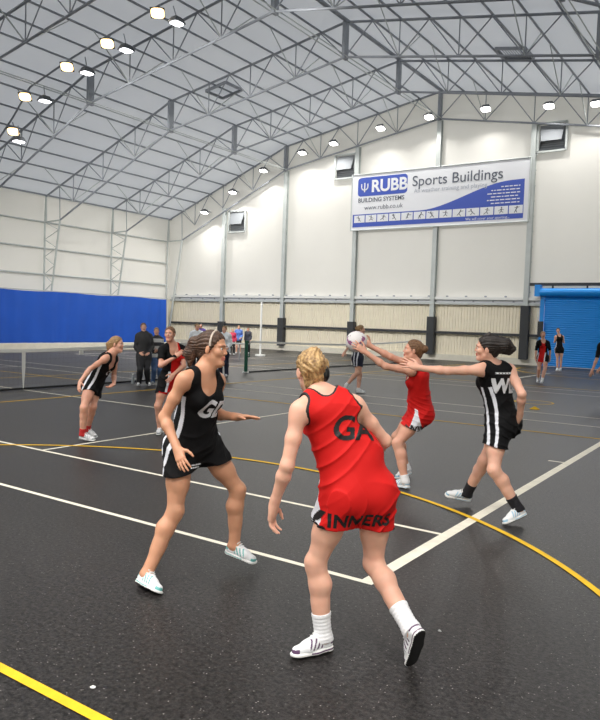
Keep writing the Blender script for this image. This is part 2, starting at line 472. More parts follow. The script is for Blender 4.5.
def make_shoe(A, s, o, root, vox):
    fd, up, rt = foot_frame(A, s); S = A['S'] * .96; a = A[s + 'a']
    org = a - fd * .058 * S - up * .085 * S
    R = np.stack([fd, rt, up]); sg = 1 if s == 'r' else -1
    W = lambda x, y, z: org + (fd * x + rt * y * sg + up * z) * S
    loc = lambda P: ((P - org.astype(F32)) @ R.T.astype(F32)) / F32(S) * np.array([1, sg, 1], F32)
    def plan(q, gr=0.):
        def seg(ax, ay, bx, by, ra, rb):
            ab = np.array([bx - ax, by - ay]); p = q[:, :2] - np.array([ax, ay], F32); t = np.clip(p @ ab.astype(F32) / (ab @ ab), 0, 1)
            return np.sqrt(np.sum((p - t[:, None] * ab.astype(F32)) ** 2, 1)) - (ra + (rb - ra) * t)
        return smin(seg(.038, 0, .12, .004, .034, .034), seg(.12, .004, .225, -.004, .034, .037), .02) - gr
    def sole(P):
        q = loc(P); sp = .16 * np.maximum(q[:, 0] - .19, 0) ** 1.3
        z = q[:, 2] - sp
        return smax(plan(q, .004), smax(z - (.030 - .012 * np.clip(q[:, 0] / .25, 0, 1)), -z, .006), .008) * F32(S)
    U = G(.02)
    U.c(W(.042, 0, .045), W(.16, .002, .036), .035 * S, .036 * S); U.c(W(.16, .002, .036), W(.228, -.004, .030), .036 * S, .028 * S)
    U.c(W(.044, 0, .05), W(.058, 0, .098), .034 * S, .038 * S); U.c(W(.075, 0, .082), W(.165, 0, .045), .034 * S, .031 * S)
    def upper(P):
        q = loc(P)
        d = U(P)
        d = smax(d, (q[:, 2] - (.088 + .10 * np.maximum(q[:, 0] - .06, 0) + .25 * np.maximum(.04 - q[:, 0], 0))) * F32(S), .004)
        return np.maximum(d, (.016 - q[:, 2]) * F32(S))
    m1, m2, m3, m4 = o['shoe']       # upper, accent, sole, tread
    lo = np.min([W(x, y, z) for x in (-.02, .28) for y in (-.06, .06) for z in (-.01, .16)], 0); hi = np.max([W(x, y, z) for x in (-.02, .28) for y in (-.06, .06) for z in (-.01, .16)], 0)
    def idx(c):
        q = loc(c.astype(F32)); side = np.abs(q[:, 1]) > .012
        st = (np.mod((q[:, 0] + .5 * q[:, 2]) * 38, 1) < .42) & (q[:, 0] > .085) & (q[:, 0] < .17) & (q[:, 2] > .032) & (q[:, 2] < .085) & side
        heel = ((q[:, 0] < .035) & (q[:, 2] > .045)) | ((q[:, 0] > .225) & (q[:, 2] < .042))
        return np.where(st | heel, 1, 0)
    sh = sdf_obj('shoe', upper, lo, hi, vox, [m1, m2], root, idx)
    def sidx(c):
        q = loc(c.astype(F32)); z = q[:, 2]
        return np.where(z < .006, 1, np.where((np.abs(z - .014 - .05 * np.maximum(.1 - q[:, 0], 0)) < .0032) & (q[:, 0] < .16), 2, 0))
    so = sdf_obj('sole', sole, lo, hi, vox, [m3, m4, m2], sh, sidx)
    if vox < .006:
        lc = MB()
        for i in range(5):
            x = .092 + i * .015; z = .114 - i * .0105
            pts = [W(x + .004, y, z - 9 * y * y * 1.0) for y in (-.026, -.014, 0, .014, .026)]
            lc.tube([Vector(p) for p in pts], .0042 * S, 6)
        for y in (-.02, .02): lc.tube([Vector(W(.088, 0, .118)), Vector(W(.083, y * .7, .128)), Vector(W(.082, y, .118))], .003 * S, 5)
        lc.build('laces', o.get('lace', SOCK_W_), sh, smooth=True)
    return sh

def make_person(J, o):
    A = frames(J); S = A['S']; vox = o['vox']; Bd = body_groups(A, o)
    base = ((A['la'] + A['ra']) / 2)
    root = empty('person', (0, 0, 0), label=o['label'], cat='person', group=o.get('group'))
    lo, hi = bounds(A)
    fn = body_fn(A, Bd); P_, R, K = Bd['P_'], Bd['R'], Bd['K']
    lipc = P_(0, .092, -.059)
    def bidx(c):
        q = (c - lipc) @ R.T
        return np.where((np.abs(q[:, 0]) < .024 * K) & (np.abs(q[:, 2]) < .0125 * K) & (q[:, 1] > -.008 * K), 1, 0)
    body = sdf_obj('body', fn, lo, hi, vox, [SKIN[o.get('skin', 'fair')], LIP], root, bidx)
    # eyes and brows
    if o.get('face', True):
        for x in (-1, 1):
            c = P_(.031 * x, .0745, .004); e = MB(); e.sphere(c, .0112 * K, 14, 10)
            ob = e.build('eye', [EYEWHITE, IRIS], root, smooth=True)
            for p in ob.data.polygons:
                if (np.array(p.center) - c) @ A['hf'] > .0112 * K * .78: p.material_index = 1
            br = MB(); br.tube([Vector(P_(x * X, Y, Z)) for X, Y, Z in ((.014, .0945, .0245), (.03, .0925, .030), (.046, .079, .026))], [.0020 * K, .0026 * K, .0012 * K], 6)
            br.build('eyebrow', HAIR[o['hair']], root, smooth=True)
    # hair
    hs = o.get('hairstyle', 'tied'); Hc = P_(0, -.014, .034); vol = o.get('hairvol', 1.)
    extra = G(.02)
    for it in o.get('hairparts', []): extra.c(P_(*it[0]), P_(*it[1]), it[2] * K, it[3] * K)
    cap = G(.03); cap.e(Hc, R, (.083 * K * vol, .102 * K * vol, .090 * K * vol)); cap.c(P_(0, -.06, .0), P_(0, -.062, -.045), .058 * K, .044 * K)
    def hair(P):
        q = (P - A['h'].astype(F32)) @ R.T.astype(F32) / F32(K)
        d = cap(P)
        front = (q[:, 1] - .070) * .85 - (q[:, 2] - .072) * .53
        ear = ((q[:, 1] - .012) * .97 - (q[:, 2] + .01) * .1)
        d = smax(d, np.minimum(front, np.where(q[:, 2] < .03, ear, 9.)).astype(F32) * F32(K), .012)
        d = np.maximum(d, (-.085 - q[:, 2]) * F32(K))
        if hs == 'short': d = np.maximum(d, np.where(q[:, 2] < -.055, .01, -9.).astype(F32))
        if extra.p: d = smin(d, extra(P), .02)
        ang = np.arctan2(q[:, 0], q[:, 2] + .02)
        if o.get('locks'):
            tb = np.clip((-q[:, 1] - .03) / .05, 0, 1); ang = ang * (1 - tb) + tb * (q[:, 0] * 8.5 + .25 * np.sin(q[:, 2] * 28))
        d = d + (.0026 * np.sin(26 * ang + (0 if o.get('locks') else 14) * q[:, 1] + (.6 if o.get('locks') else 2.) * np.sin(30 * q[:, 2])) + .0012 * np.sin(71 * ang + 30 * q[:, 2])).astype(F32)
        return d + wrinkle(P, .0022, 70, 3)
    hl, hh = cap.lo.copy(), cap.hi.copy()
    if extra.p: hl = np.minimum(hl, extra.lo); hh = np.maximum(hh, extra.hi)
    hv = min(vox, .005)
    ho = sdf_obj('hair', hair, hl, hh, hv, HAIR[o['hair']], root)
    # clothing
    if 'dress' in o: make_dress(A, Bd, o, root, vox)
    for spec in o.get('cloth', []): make_cloth(A, Bd, o, root, vox, spec)
    for s in 'lr':
        if 'shoe' in o: make_shoe(A, s, o, root, min(vox, .0045) if vox < .007 else vox * .75)
        if 'sock' in o:
            m, hgt, th = o['sock']; g, _ = Bd['legs'][s]; k, a = A[s + 'k'], A[s + 'a']; ax = nrm(k - a)
            fd, up, rt = foot_frame(A, s)
            def sk(P, g=g, a=a, ax=ax, up=up):
                q = (P - a.astype(F32)) @ ax.astype(F32)
                d = g(P) - th + .0012 * np.sin(q * 330)
                return np.maximum(np.maximum(d, q - hgt * S), -((P - a.astype(F32)) @ up.astype(F32)) - .03)
            sdf_obj('sock', sk, np.minimum(a, a + ax * hgt) - .08, np.maximum(a, a + ax * hgt) + .08, min(vox, .0045), m, root)
    o['A'] = A; o['B'] = Bd; o['root'] = root
    return root, A, Bd

def make_dress(A, Bd, o, root, vox):
    S = A['S']; T = Bd['T']; sp = o['dress']; pc, n, pu, cu, cf, cr, pr = A['pc'], A['n'], A['pu'], A['cu'], A['cf'], A['cr'], A['pr']
    tl, tr = nrm(A['lk'] - A['lh']), nrm(A['rk'] - A['rh'])
    dn = nrm(tl + tr - pu * .8); hl = sp.get('hem', .25) * S
    SK = G(.09); fl = sp.get('flare', 0.)
    for s, t in (('l', tl), ('r', tr)):
        h = A[s + 'h'] + dn * .0
        SK.c(h + pu * .02, h + (t * .92 + dn * .08) * (hl + .08) * 1.15, .102 * S, (.104 + fl) * S)
    SK.e(pc - A['pf'] * .01, np.stack([pr, A['pf'], pu]), (.162 * S, .116 * S, .13 * S))
    LO = G(.05); r_, f_ = (orth(pr + cr, nrm(n - pc)), None); su = nrm(n - pc); f_ = np.cross(su, r_); w_ = sp.get('loose', .136)
    LO.e(pc + su * .19 * S, np.stack([r_, f_, su]), (w_ * S, w_ * .76 * S, .26 * S)); LO.e(pc + su * .10 * S, np.stack([pr, A['pf'], su]), (w_ * 1.06 * S, w_ * .80 * S, .2 * S))
    seed = o.get('seed', 1); wa = sp.get('wr', .0045)
    slv = sp.get('sleeve', 0)
    neck = G(.03); neck.c(n - cu * .01 * S, n + cu * .2 * S, .077 * S, .10 * S); sc = sp.get('scoop', .10)
    neck.c(n + cf * .02 * S, n + cf * .12 * S - cu * sc * S, .070 * S, .078 * S)
    ARM = G(.02)
    for s, sg in (('l', -1), ('r', 1)):
        sj = A[s + 's']; ud = nrm(A[s + 'e'] - sj)
        ARM.c(sj + cr * sg * .012 * S + cu * .05 * S, sj + cr * sg * .03 * S - cu * .05 * S, .062 * S, .066 * S)
    def fn(P):
        d = smin(smin(T(P) - F32(.009 * S), SK(P), .05), LO(P), .04)
        hgt = (P - pc.astype(F32)) @ dn.astype(F32)
        up_ = np.clip((P - pc.astype(F32)) @ nrm(n - pc).astype(F32) / .5, 0, 1)
        w = wrinkle(P * np.array([1, 1, .55], F32), wa, 40, seed)
        d = d + (w * .5 - folds(P, nrm(n - pc) * .8 + cr * .35, sp.get('fold', .009), .085, seed)) * (.35 + .65 * np.clip(1.25 - up_, 0, 1))
        # flutes of the skirt
        q = P - pc.astype(F32); ang = np.arctan2(q @ A['pf'].astype(F32), q @ pr.astype(F32))
        d = d + (F32(sp.get('flute', .006)) * np.clip(hgt / .2, 0, 1) * np.sin(ang * 7 + seed)).astype(F32)
        d = smax(d, hgt - F32(hl) - .006 * np.sin(ang * 5 + 2 * seed).astype(F32), .006)
        inner = np.maximum(d + F32(.013), F32(hl - .05) - hgt)
        d = np.maximum(d, -inner)
        d = smax(d, -neck(P), .006)
        if not slv: d = smax(d, -ARM(P), .006)
        else:
            for s in 'lr':
                g, rt_ = Bd['arms'][s]; sj = A[s + 's']; e = A[s + 'e']; ax = nrm(e - sj); L = np.linalg.norm(e - sj)
                ds = np.maximum(g(P) - F32(.013 * S), (P - sj.astype(F32)) @ ax.astype(F32) - F32(L * slv)) + w * .6
                d = smin(d, ds, .03)
        return d
    lo = np.minimum(np.minimum(T.lo, SK.lo), np.minimum(A['ls'], A['rs']) - .1) - .02; hi = np.maximum(np.maximum(T.hi, SK.hi), np.maximum(A['ls'], A['rs']) + .1) + .02
    if slv:
        for s in 'lr': lo = np.minimum(lo, A[s + 'e'] - .1); hi = np.maximum(hi, A[s + 'e'] + .1)
    base, trim, stripe = sp['mats'][:3]
    style = sp['style']
    def idx(c):
        r, f, h = torso_coords(A, c); r0 = np.abs(r); Pc = c.astype(F32)
        bind = (neck(Pc) < .013 * S) | ((ARM(Pc) < .013 * S) if not slv else False)
        hgt = (c - pc) @ dn
        out = np.zeros(len(c), int)
        ang = np.degrees(np.arctan2(f, r0))
        if style == 'black':
            w1 = np.abs(f - .030 - .01 * np.sin(h * 9)) < .016; w2 = np.abs(f + .052) < .013
            sd = (r0 > .085) & (h < .40)
            out[(w1 | w2) & sd] = 2
            out[bind] = 0
        elif style == 'red':
            sidep = (np.abs(ang - 14) < 5 + 13 * np.clip(hgt / hl, 0, 1)) & (hgt > -.04) & (r0 > .09)
            edge = (np.abs(ang - 14) < 9 + 15 * np.clip(hgt / hl, 0, 1)) & (hgt > hl * .3) & (r0 > .09)
            out[edge & (hgt > hl * .93)] = 1
            out[sidep & (hgt < hl * .93)] = 2
            out[bind] = 1
        elif style == 'sleeved':    # red front panel, black sides and sleeves, white piping
            e = .098 + .02 * np.clip((.1 - h) / .3, 0, 1)
            out[(r0 > e) | (f < -.02)] = 1
            out[(np.abs(r0 - e - .012) < .017) & (f > 0) & (h < .18)] = 2
            out[(h > .40) & (r0 > .055)] = 1
        return out
    d = sdf_obj('netball_dress', fn, lo, hi, vox, sp['mats'], root, idx)
    o['dress_obj'] = d; o['dn'] = dn; o['hl'] = hl
    return d

def make_cloth(A, Bd, o, root, vox, sp):
    """tops, coats and trousers that follow the body: sp = dict(kind, mats, ...)"""
    S = A['S']; T = Bd['T']; pc, n, pu, cu, cf, cr = A['pc'], A['n'], A['pu'], A['cu'], A['cf'], A['cr']; seed = o.get('seed', 1)
    su = nrm(n - pc); infl = sp.get('infl', .015) * S
    if sp['kind'] == 'top':
        neck = G(.03); neck.c(n + cu * sp.get('collar', .035) * S, n + cu * .25 * S, .066 * S, .10 * S)
        low = sp.get('low', -.10) * S; slv = sp.get('sleeve', 1.)
        SK = G(.08)
        for s in 'lr': SK.c(A[s + 'h'] + pu * .05, A[s + 'h'] - pu * .2, .10 * S, .105 * S)
        def fn(P):
            d = smin(T(P) - infl, SK(P) - infl * .4, .05)
            d = smin(d, cone(P, n - cu * .02 * S, n + cu * .06 * S, .062 * S, .064 * S) - infl * .3, .03)
            h = (P - pc.astype(F32)) @ su.astype(F32)
            d = np.maximum(d, F32(low) - h)
            for s in 'lr':
                g, _ = Bd['arms'][s]; sj, e, w = A[s + 's'], A[s + 'e'], A[s + 'w']
                if slv <= .6: ax = nrm(e - sj); cut = (P - sj.astype(F32)) @ ax.astype(F32) - F32(np.linalg.norm(e - sj) * slv / .6)
                else: ax = nrm(w - e); cut = (P - w.astype(F32)) @ ax.astype(F32) + F32(.01)
                far = np.sqrt(np.sum((P - (sj if slv <= .6 else w).astype(F32)) ** 2, 1))
                d = smin(d, np.maximum(g(P) - infl * .8, np.where(far < .2, cut, -9)), .03)
            d = d + wrinkle(P, sp.get('wr', .005), 32, seed)
            return smax(d, -neck(P), .01)
        lo = np.min([T.lo, SK.lo, A['le'] - .1, A['re'] - .1, A['lw'] - .1, A['rw'] - .1], 0) - .04; hi = np.max([T.hi, SK.hi, A['le'] + .1, A['re'] + .1, A['lw'] + .1, A['rw'] + .1, n + .1], 0) + .04
        idx = None
        if sp.get('stripes'):
            def idx(c):
                h = (c - pc) @ su
                return np.mod(np.floor((h + 1) / sp['stripes']), 2).astype(int)
        return sdf_obj(sp['name'], fn, lo, hi, vox, sp['mats'], root, idx)
    # trousers or shorts
    frac = sp.get('frac', 1.)
    def fn(P):
        h = (P - pc.astype(F32)) @ su.astype(F32)
        d = np.maximum(T(P) - infl, h - F32(.12 * S))
        for s in 'lr':
            g, root_ = Bd['legs'][s]; hh, k, a = A[s + 'h'], A[s + 'k'], A[s + 'a']
            dl = g(P) - infl
            if frac >= 1:
                dl = smin(dl, cone(P, k, a + (a - k) * .05, .056 * S, .058 * S), .03)
                up = nrm(k - a); dl = np.maximum(dl, -((P - a.astype(F32)) @ up.astype(F32)) - F32(.035 * S))
            else:
                up = nrm(k - hh); dl = np.maximum(dl, (P - hh.astype(F32)) @ up.astype(F32) - F32(np.linalg.norm(k - hh) * frac))
            d = smin(d, dl, near_k(P, root_, .15, .004, .05))
        return d + wrinkle(P, sp.get('wr', .005), 34, seed + 3)
    pts = np.array([A[s + j] for s in 'lr' for j in 'hka'])
    return sdf_obj(sp['name'], fn, pts.min(0) - .16, pts.max(0) + .16, vox, sp['mats'], root)

def drape(o, txt, size, at, right, up, m, name, cell=.003, lift=.0025, **kw):
    """letters laid on the garment: cells of the text thrown onto its surface"""
    d = o['dress_obj']; b = BVHTree.FromPolygons([v.co.copy() for v in d.data.vertices], [tuple(p.vertices) for p in d.data.polygons])
    right = Vector(right).normalized(); up = Vector(up); up = (up - right * up.dot(right)).normalized(); out = right.cross(up); at = Vector(at)
    mb = MB(); h = cell * .53; cache = {}
    def hit(x, y):
        k = (round(x / cell * 2), round(y / cell * 2))
        if k not in cache:
            q = at + right * x + up * y + out * .30
            p, nn, _, _ = b.ray_cast(q, -out, .6)
            cache[k] = None if p is None else p + nn * lift
        return cache[k]
    for x, y in (text_grid(txt, size, cell, **kw) if isinstance(txt, str) else txt):
        ps = [hit(x - h, y - h), hit(x + h, y - h), hit(x + h, y + h), hit(x - h, y + h)]
        if all(p is not None for p in ps) and max((ps[0] - ps[2]).length, (ps[1] - ps[3]).length) < cell * 6: mb.add(ps, [(0, 1, 2, 3)])
    if mb.f: return mb.build(name, m, d, smooth=False, recalc=False)
# ------------------------------------------------------------------ light levels
GLP, LLP, NLP, WORLD, EXPO = 130., 150., 300., 1.45, 0.
ROOFT, WALLT = .23, .36
BALLC = (-3.698, 6.496, 1.560)
CAMB = [[-0.561451, 0.8258, -0.053175], [0.82551, 0.563402, 0.033347], [-0.057496, 0.025174, 0.998028]]
# joint positions of the players in the hall (metres)
J_ = {
    'GD': {'n': [-3.113, 3.439, 1.391], 'h': [-3.067, 3.485, 1.552], 'rs': [-3.11, 3.267, 1.35], 'ls': [-3.116, 3.603, 1.327], 'rh': [-3.279, 3.422, 0.874], 'lh': [-3.234, 3.603, 0.884], 'rk': [-3.234, 3.344, 0.468], 'ra': [-3.294, 3.159, 0.087], 'lk': [-3.071, 3.79, 0.557], 'la': [-3.097, 3.8, 0.158], 'rt': [-3.118, 3.097, 0.018], 'lt': [-2.932, 3.839, 0.052], 're': [-3.223, 3.21, 1.106], 'rw': [-3.071, 3.178, 0.93], 'rf': [-2.964, 3.133, 0.819], 'le': [-3.211, 3.691, 1.084], 'lw': [-2.981, 3.641, 1.092], 'lf': [-2.827, 3.683, 1.104], 'face': [0.945, 0.313, -0.097], 'rpalm': [-0.392, 0.918, 0.052], 'lpalm': [0.216, -0.261, -0.941], 'S': 1.0},
    'GA': {'n': [-1.97, 3.109, 1.368], 'h': [-2.081, 3.171, 1.48], 'ls': [-1.997, 2.947, 1.287], 'rs': [-1.83, 3.228, 1.308], 'lh': [-1.836, 3.145, 0.858], 'rh': [-1.725, 3.295, 0.856], 'lk': [-1.955, 3.089, 0.475], 'la': [-1.903, 3.109, 0.085], 'rk': [-1.743, 3.341, 0.45], 'ra': [-1.457, 3.218, 0.213], 'lt': [-1.972, 2.94, 0.02], 'rt': [-1.453, 3.239, 0.025], 'le': [-2.015, 2.88, 1.016], 'lw': [-2.103, 2.898, 0.799], 'lf': [-2.134, 2.913, 0.642], 're': [-1.732, 3.396, 1.113], 'rw': [-1.904, 3.46, 0.965], 'rf': [-2.039, 3.505, 0.892], 'face': [-0.794, 0.588, -0.155], 'lpalm': [0.977, 0.137, 0.164], 'rpalm': [0.057, -0.025, -0.998], 'S': 1.0},
    'RED': {'n': [-3.16, 6.888, 1.318], 'h': [-3.212, 6.869, 1.484], 'ls': [-3.156, 6.711, 1.275], 'rs': [-3.286, 7.015, 1.309], 'lh': [-3.157, 7.016, 0.793], 'rh': [-3.248, 7.179, 0.798], 'lk': [-3.332, 6.828, 0.476], 'la': [-3.213, 6.812, 0.088], 'rk': [-3.518, 7.188, 0.484], 'ra': [-3.444, 7.324, 0.109], 'lt': [-3.363, 6.862, 0.018], 'rt': [-3.486, 7.169, 0.02], 'le': [-3.359, 6.523, 1.317], 'lw': [-3.539, 6.413, 1.455], 'lf': [-3.657, 6.336, 1.551], 're': [-3.453, 6.818, 1.405], 'rw': [-3.645, 6.712, 1.511], 'rf': [-3.761, 6.643, 1.604], 'face': [-0.878, -0.472, 0.08], 'lpalm': [-0.641, 0.766, -0.056], 'rpalm': [0.477, -0.878, 0.05], 'S': 1.0},
    'WD': {'n': [-2.144, 6.278, 1.41], 'h': [-2.171, 6.202, 1.568], 'ls': [-2.193, 6.104, 1.37], 'rs': [-2.016, 6.405, 1.37], 'lh': [-2.078, 6.329, 0.869], 'rh': [-2.062, 6.522, 0.873], 'lk': [-2.043, 6.171, 0.477], 'la': [-1.842, 6.282, 0.139], 'rk': [-2.246, 6.49, 0.485], 'ra': [-2.432, 6.58, 0.125], 'lt': [-1.907, 6.129, 0.021], 'rt': [-2.617, 6.514, 0.092], 'le': [-2.428, 5.939, 1.353], 'lw': [-2.662, 5.834, 1.367], 'lf': [-2.809, 5.768, 1.422], 're': [-1.857, 6.276, 1.17], 'rw': [-1.899, 6.39, 0.958], 'rf': [-1.972, 6.469, 0.831], 'face': [-0.966, -0.258, -0.03], 'lpalm': [-0.548, 0.674, -0.495], 'rpalm': [-0.826, -0.563, -0.033], 'S': 1.04},
    'GIRL': {'n': [-7.717, 6.611, 1.203], 'h': [-7.662, 6.679, 1.351], 'rs': [-7.645, 6.461, 1.151], 'ls': [-7.784, 6.758, 1.136], 'rh': [-7.976, 6.499, 0.775], 'lh': [-8.077, 6.652, 0.78], 'rk': [-7.836, 6.274, 0.475], 'ra': [-7.903, 6.313, 0.101], 'lk': [-7.917, 6.492, 0.461], 'la': [-8.104, 6.549, 0.121], 'rt': [-7.737, 6.376, 0.018], 'lt': [-7.956, 6.585, 0.02], 're': [-7.852, 6.376, 1.001], 'rw': [-7.871, 6.227, 0.827], 'rf': [-7.803, 6.142, 0.714], 'le': [-7.861, 6.812, 0.884], 'lw': [-7.701, 6.677, 0.788], 'lf': [-7.678, 6.534, 0.728], 'face': [0.879, 0.474, -0.061], 'rpalm': [-0.057, 0.998, -0.028], 'lpalm': [-0.057, 0.025, 0.998], 'S': 0.98},
    'CEN': {'n': [-7.376, 7.473, 1.354], 'h': [-7.367, 7.421, 1.51], 'rs': [-7.42, 7.319, 1.276], 'ls': [-7.308, 7.62, 1.29], 'rh': [-7.484, 7.48, 0.82], 'lh': [-7.436, 7.655, 0.799], 'rk': [-7.528, 7.371, 0.441], 'ra': [-7.603, 7.495, 0.085], 'lk': [-7.274, 7.827, 0.456], 'la': [-7.182, 7.973, 0.087], 'rt': [-7.505, 7.36, 0.02], 'lt': [-7.089, 8.115, 0.021], 're': [-7.325, 7.202, 1.055], 'rw': [-7.184, 7.343, 1.183], 'rf': [-7.096, 7.432, 1.285], 'le': [-7.211, 7.566, 1.046], 'lw': [-7.214, 7.366, 0.935], 'lf': [-7.223, 7.258, 0.823], 'face': [0.433, -0.9, 0.048], 'rpalm': [-0.521, 0.784, -0.338], 'lpalm': [-0.906, 0.418, -0.063], 'S': 0.97},
    'COAT': {'n': [-13.467, 12.632, 1.32], 'h': [-13.485, 12.626, 1.49], 'rs': [-13.533, 12.488, 1.247], 'ls': [-13.405, 12.783, 1.252], 'rh': [-13.446, 12.525, 0.733], 'lh': [-13.41, 12.7, 0.73], 'rk': [-13.298, 12.364, 0.407], 'ra': [-13.462, 12.491, 0.085], 'lk': [-13.242, 12.549, 0.407], 'la': [-13.367, 12.712, 0.085], 'rt': [-13.357, 12.361, 0.02], 'lt': [-13.216, 12.639, 0.02], 're': [-13.572, 12.466, 0.981], 'rw': [-13.4, 12.446, 0.833], 'rf': [-13.255, 12.414, 0.79], 'le': [-13.369, 12.825, 0.988], 'lw': [-13.309, 12.669, 0.834], 'lf': [-13.266, 12.527, 0.787], 'face': [0.775, -0.629, 0.061], 'rpalm': [-0.561, 0.826, -0.053], 'lpalm': [-0.561, 0.826, -0.053], 'S': 0.97},
    'BOY': {'n': [-13.542, 13.165, 1.23], 'h': [-13.556, 13.156, 1.387], 'rs': [-13.563, 13.022, 1.166], 'ls': [-13.524, 13.312, 1.168], 'rh': [-13.479, 13.046, 0.693], 'lh': [-13.456, 13.206, 0.689], 'rk': [-13.361, 12.908, 0.385], 'ra': [-13.499, 13.013, 0.085], 'lk': [-13.315, 13.077, 0.385], 'la': [-13.431, 13.2, 0.084], 'rt': [-13.399, 12.902, 0.02], 'lt': [-13.323, 13.096, 0.019], 're': [-13.602, 13.016, 0.923], 'rw': [-13.413, 12.979, 0.849], 'rf': [-13.294, 12.933, 0.908], 'le': [-13.498, 13.348, 0.924], 'lw': [-13.401, 13.183, 0.847], 'lf': [-13.354, 13.063, 0.904], 'face': [0.712, -0.699, 0.059], 'rpalm': [-0.561, 0.826, -0.053], 'lpalm': [-0.561, 0.826, -0.053], 'S': 0.88},
    'LEGS': {'n': [-8.803, 15.581, 1.456], 'h': [-8.771, 15.617, 1.619], 'rs': [-8.765, 15.416, 1.402], 'ls': [-8.86, 15.738, 1.399], 'rh': [-8.784, 15.49, 0.873], 'lh': [-8.827, 15.67, 0.867], 'rk': [-8.738, 15.592, 0.483], 'ra': [-8.767, 15.58, 0.086], 'lk': [-8.769, 15.489, 0.511], 'la': [-9.016, 15.433, 0.205], 'rt': [-8.595, 15.626, 0.019], 'lt': [-9.04, 15.336, 0.048], 're': [-8.85, 15.225, 1.224], 'rw': [-8.9, 15.078, 1.048], 'rf': [-8.908, 14.952, 0.949], 'le': [-8.81, 15.878, 1.168], 'lw': [-8.762, 16.02, 0.986], 'lf': [-8.745, 16.158, 0.907], 'face': [0.877, 0.478, 0.038], 'rpalm': [-0.133, 0.991, -0.033], 'lpalm': [0.561, -0.826, 0.053], 'S': 1.0},
    'RFAR': {'n': [-6.476, 23.936, 1.428], 'h': [-6.483, 23.928, 1.608], 'rs': [-6.612, 23.849, 1.34], 'ls': [-6.327, 24.014, 1.351], 'rh': [-6.554, 23.978, 0.834], 'lh': [-6.369, 23.95, 0.84], 'rk': [-6.536, 23.855, 0.453], 'ra': [-6.591, 24.001, 0.087], 'lk': [-6.321, 23.783, 0.474], 'la': [-6.379, 23.711, 0.086], 'rt': [-6.556, 23.831, 0.02], 'lt': [-6.36, 23.538, 0.019], 're': [-6.655, 23.823, 1.061], 'rw': [-6.656, 23.808, 0.823], 'rf': [-6.631, 23.806, 0.661], 'le': [-6.254, 24.023, 1.079], 'lw': [-6.239, 24.016, 0.841], 'lf': [-6.244, 24.008, 0.678], 'face': [0.477, -0.878, 0.05], 'rpalm': [0.826, 0.563, 0.033], 'lpalm': [-0.826, -0.563, -0.033], 'S': 1.0},
    'BFAR': {'n': [-7.947, 31.88, 1.592], 'h': [-7.993, 31.868, 1.777], 'rs': [-8.068, 31.78, 1.492], 'ls': [-7.798, 31.964, 1.504], 'rh': [-7.985, 31.833, 0.937], 'lh': [-7.822, 31.924, 0.943], 'rk': [-7.944, 31.827, 0.498], 'ra': [-7.923, 31.823, 0.087], 'lk': [-7.817, 31.919, 0.502], 'la': [-7.82, 31.926, 0.088], 'rt': [-7.936, 31.65, 0.019], 'lt': [-7.857, 31.757, 0.019], 're': [-8.134, 31.918, 1.264], 'rw': [-8.035, 31.755, 1.401], 'rf': [-8.0, 31.673, 1.533], 'le': [-7.767, 32.084, 1.257], 'lw': [-7.964, 31.988, 1.338], 'lf': [-8.029, 31.889, 1.445], 'face': [0.215, -0.976, 0.037], 'rpalm': [0.826, 0.563, 0.033], 'lpalm': [-0.826, -0.563, -0.033], 'S': 1.0},
    'EDGE': {'n': [-3.254, 17.242, 1.572], 'h': [-3.222, 17.244, 1.767], 'rs': [-3.342, 17.099, 1.442], 'ls': [-3.227, 17.395, 1.466], 'rh': [-3.166, 17.509, 0.951], 'lh': [-3.104, 17.686, 0.944], 'rk': [-3.217, 17.561, 0.515], 'ra': [-3.11, 17.631, 0.091], 'lk': [-3.052, 17.805, 0.515], 'la': [-2.949, 17.914, 0.094], 'rt': [-3.274, 17.687, 0.021], 'lt': [-3.108, 17.993, 0.023], 're': [-3.389, 17.054, 1.136], 'rw': [-3.464, 17.016, 0.874], 'rf': [-3.512, 16.988, 0.698], 'le': [-3.236, 17.357, 1.167], 'lw': [-3.338, 17.311, 0.934], 'lf': [-3.442, 17.277, 0.795], 'face': [-0.756, -0.642, -0.127], 'rpalm': [-0.561, 0.826, -0.053], 'lpalm': [0.561, -0.826, 0.053], 'S': 1.0},
}
# ------------------------------------------------------------------ who is in the hall
BLK = mat('black_jersey', (9, 9, 12), .75, bump=.15, bscale=260, spec=.25)
WHT = mat('white_jersey', (226, 228, 236), .6, bump=.1, bscale=260)
RED = mat('red_jersey', (208, 26, 24), .7, bump=.15, bscale=260, spec=.25)
INK = mat('black_print', (18, 15, 18), .6); WPR = mat('white_print', (225, 227, 232), .55)
SH_W = mat('shoe_white', (226, 228, 230), .45, bump=.15, bscale=180); SH_S = mat('shoe_silver', (150, 158, 162), .35, metal=.3)
SH_T = mat('shoe_teal', (110, 178, 176), .4); SH_B = mat('shoe_pale_blue', (150, 190, 216), .4); SH_P = mat('shoe_purple', (92, 62, 96), .45)
SOLE_W = mat('sole_white', (222, 222, 220), .5); TREAD = mat('tread_black', (20, 20, 21), .7); LACE = mat('lace_white', (236, 236, 234), .6)
SOCK_W = mat('sock_white', (232, 232, 234), .8, bump=.3, bscale=300); SOCK_B = mat('sock_black', (22, 20, 26), .8, bump=.3, bscale=300); SOCK_R = mat('sock_red', (196, 40, 40), .8, bump=.3, bscale=300)
GREYCOAT = mat('charcoal_coat', (50, 50, 52), .75, bump=.2, bscale=90, vary=.1); DARKT = mat('dark_trousers', (34, 34, 38), .8, bump=.2, bscale=90)
JEANS = mat('blue_denim', (74, 100, 142), .85, bump=.3, bscale=200, vary=.18, vscale=14); STR_W = mat('jumper_white', (206, 206, 204), .85); STR_D = mat('jumper_dark', (52, 52, 58), .85)
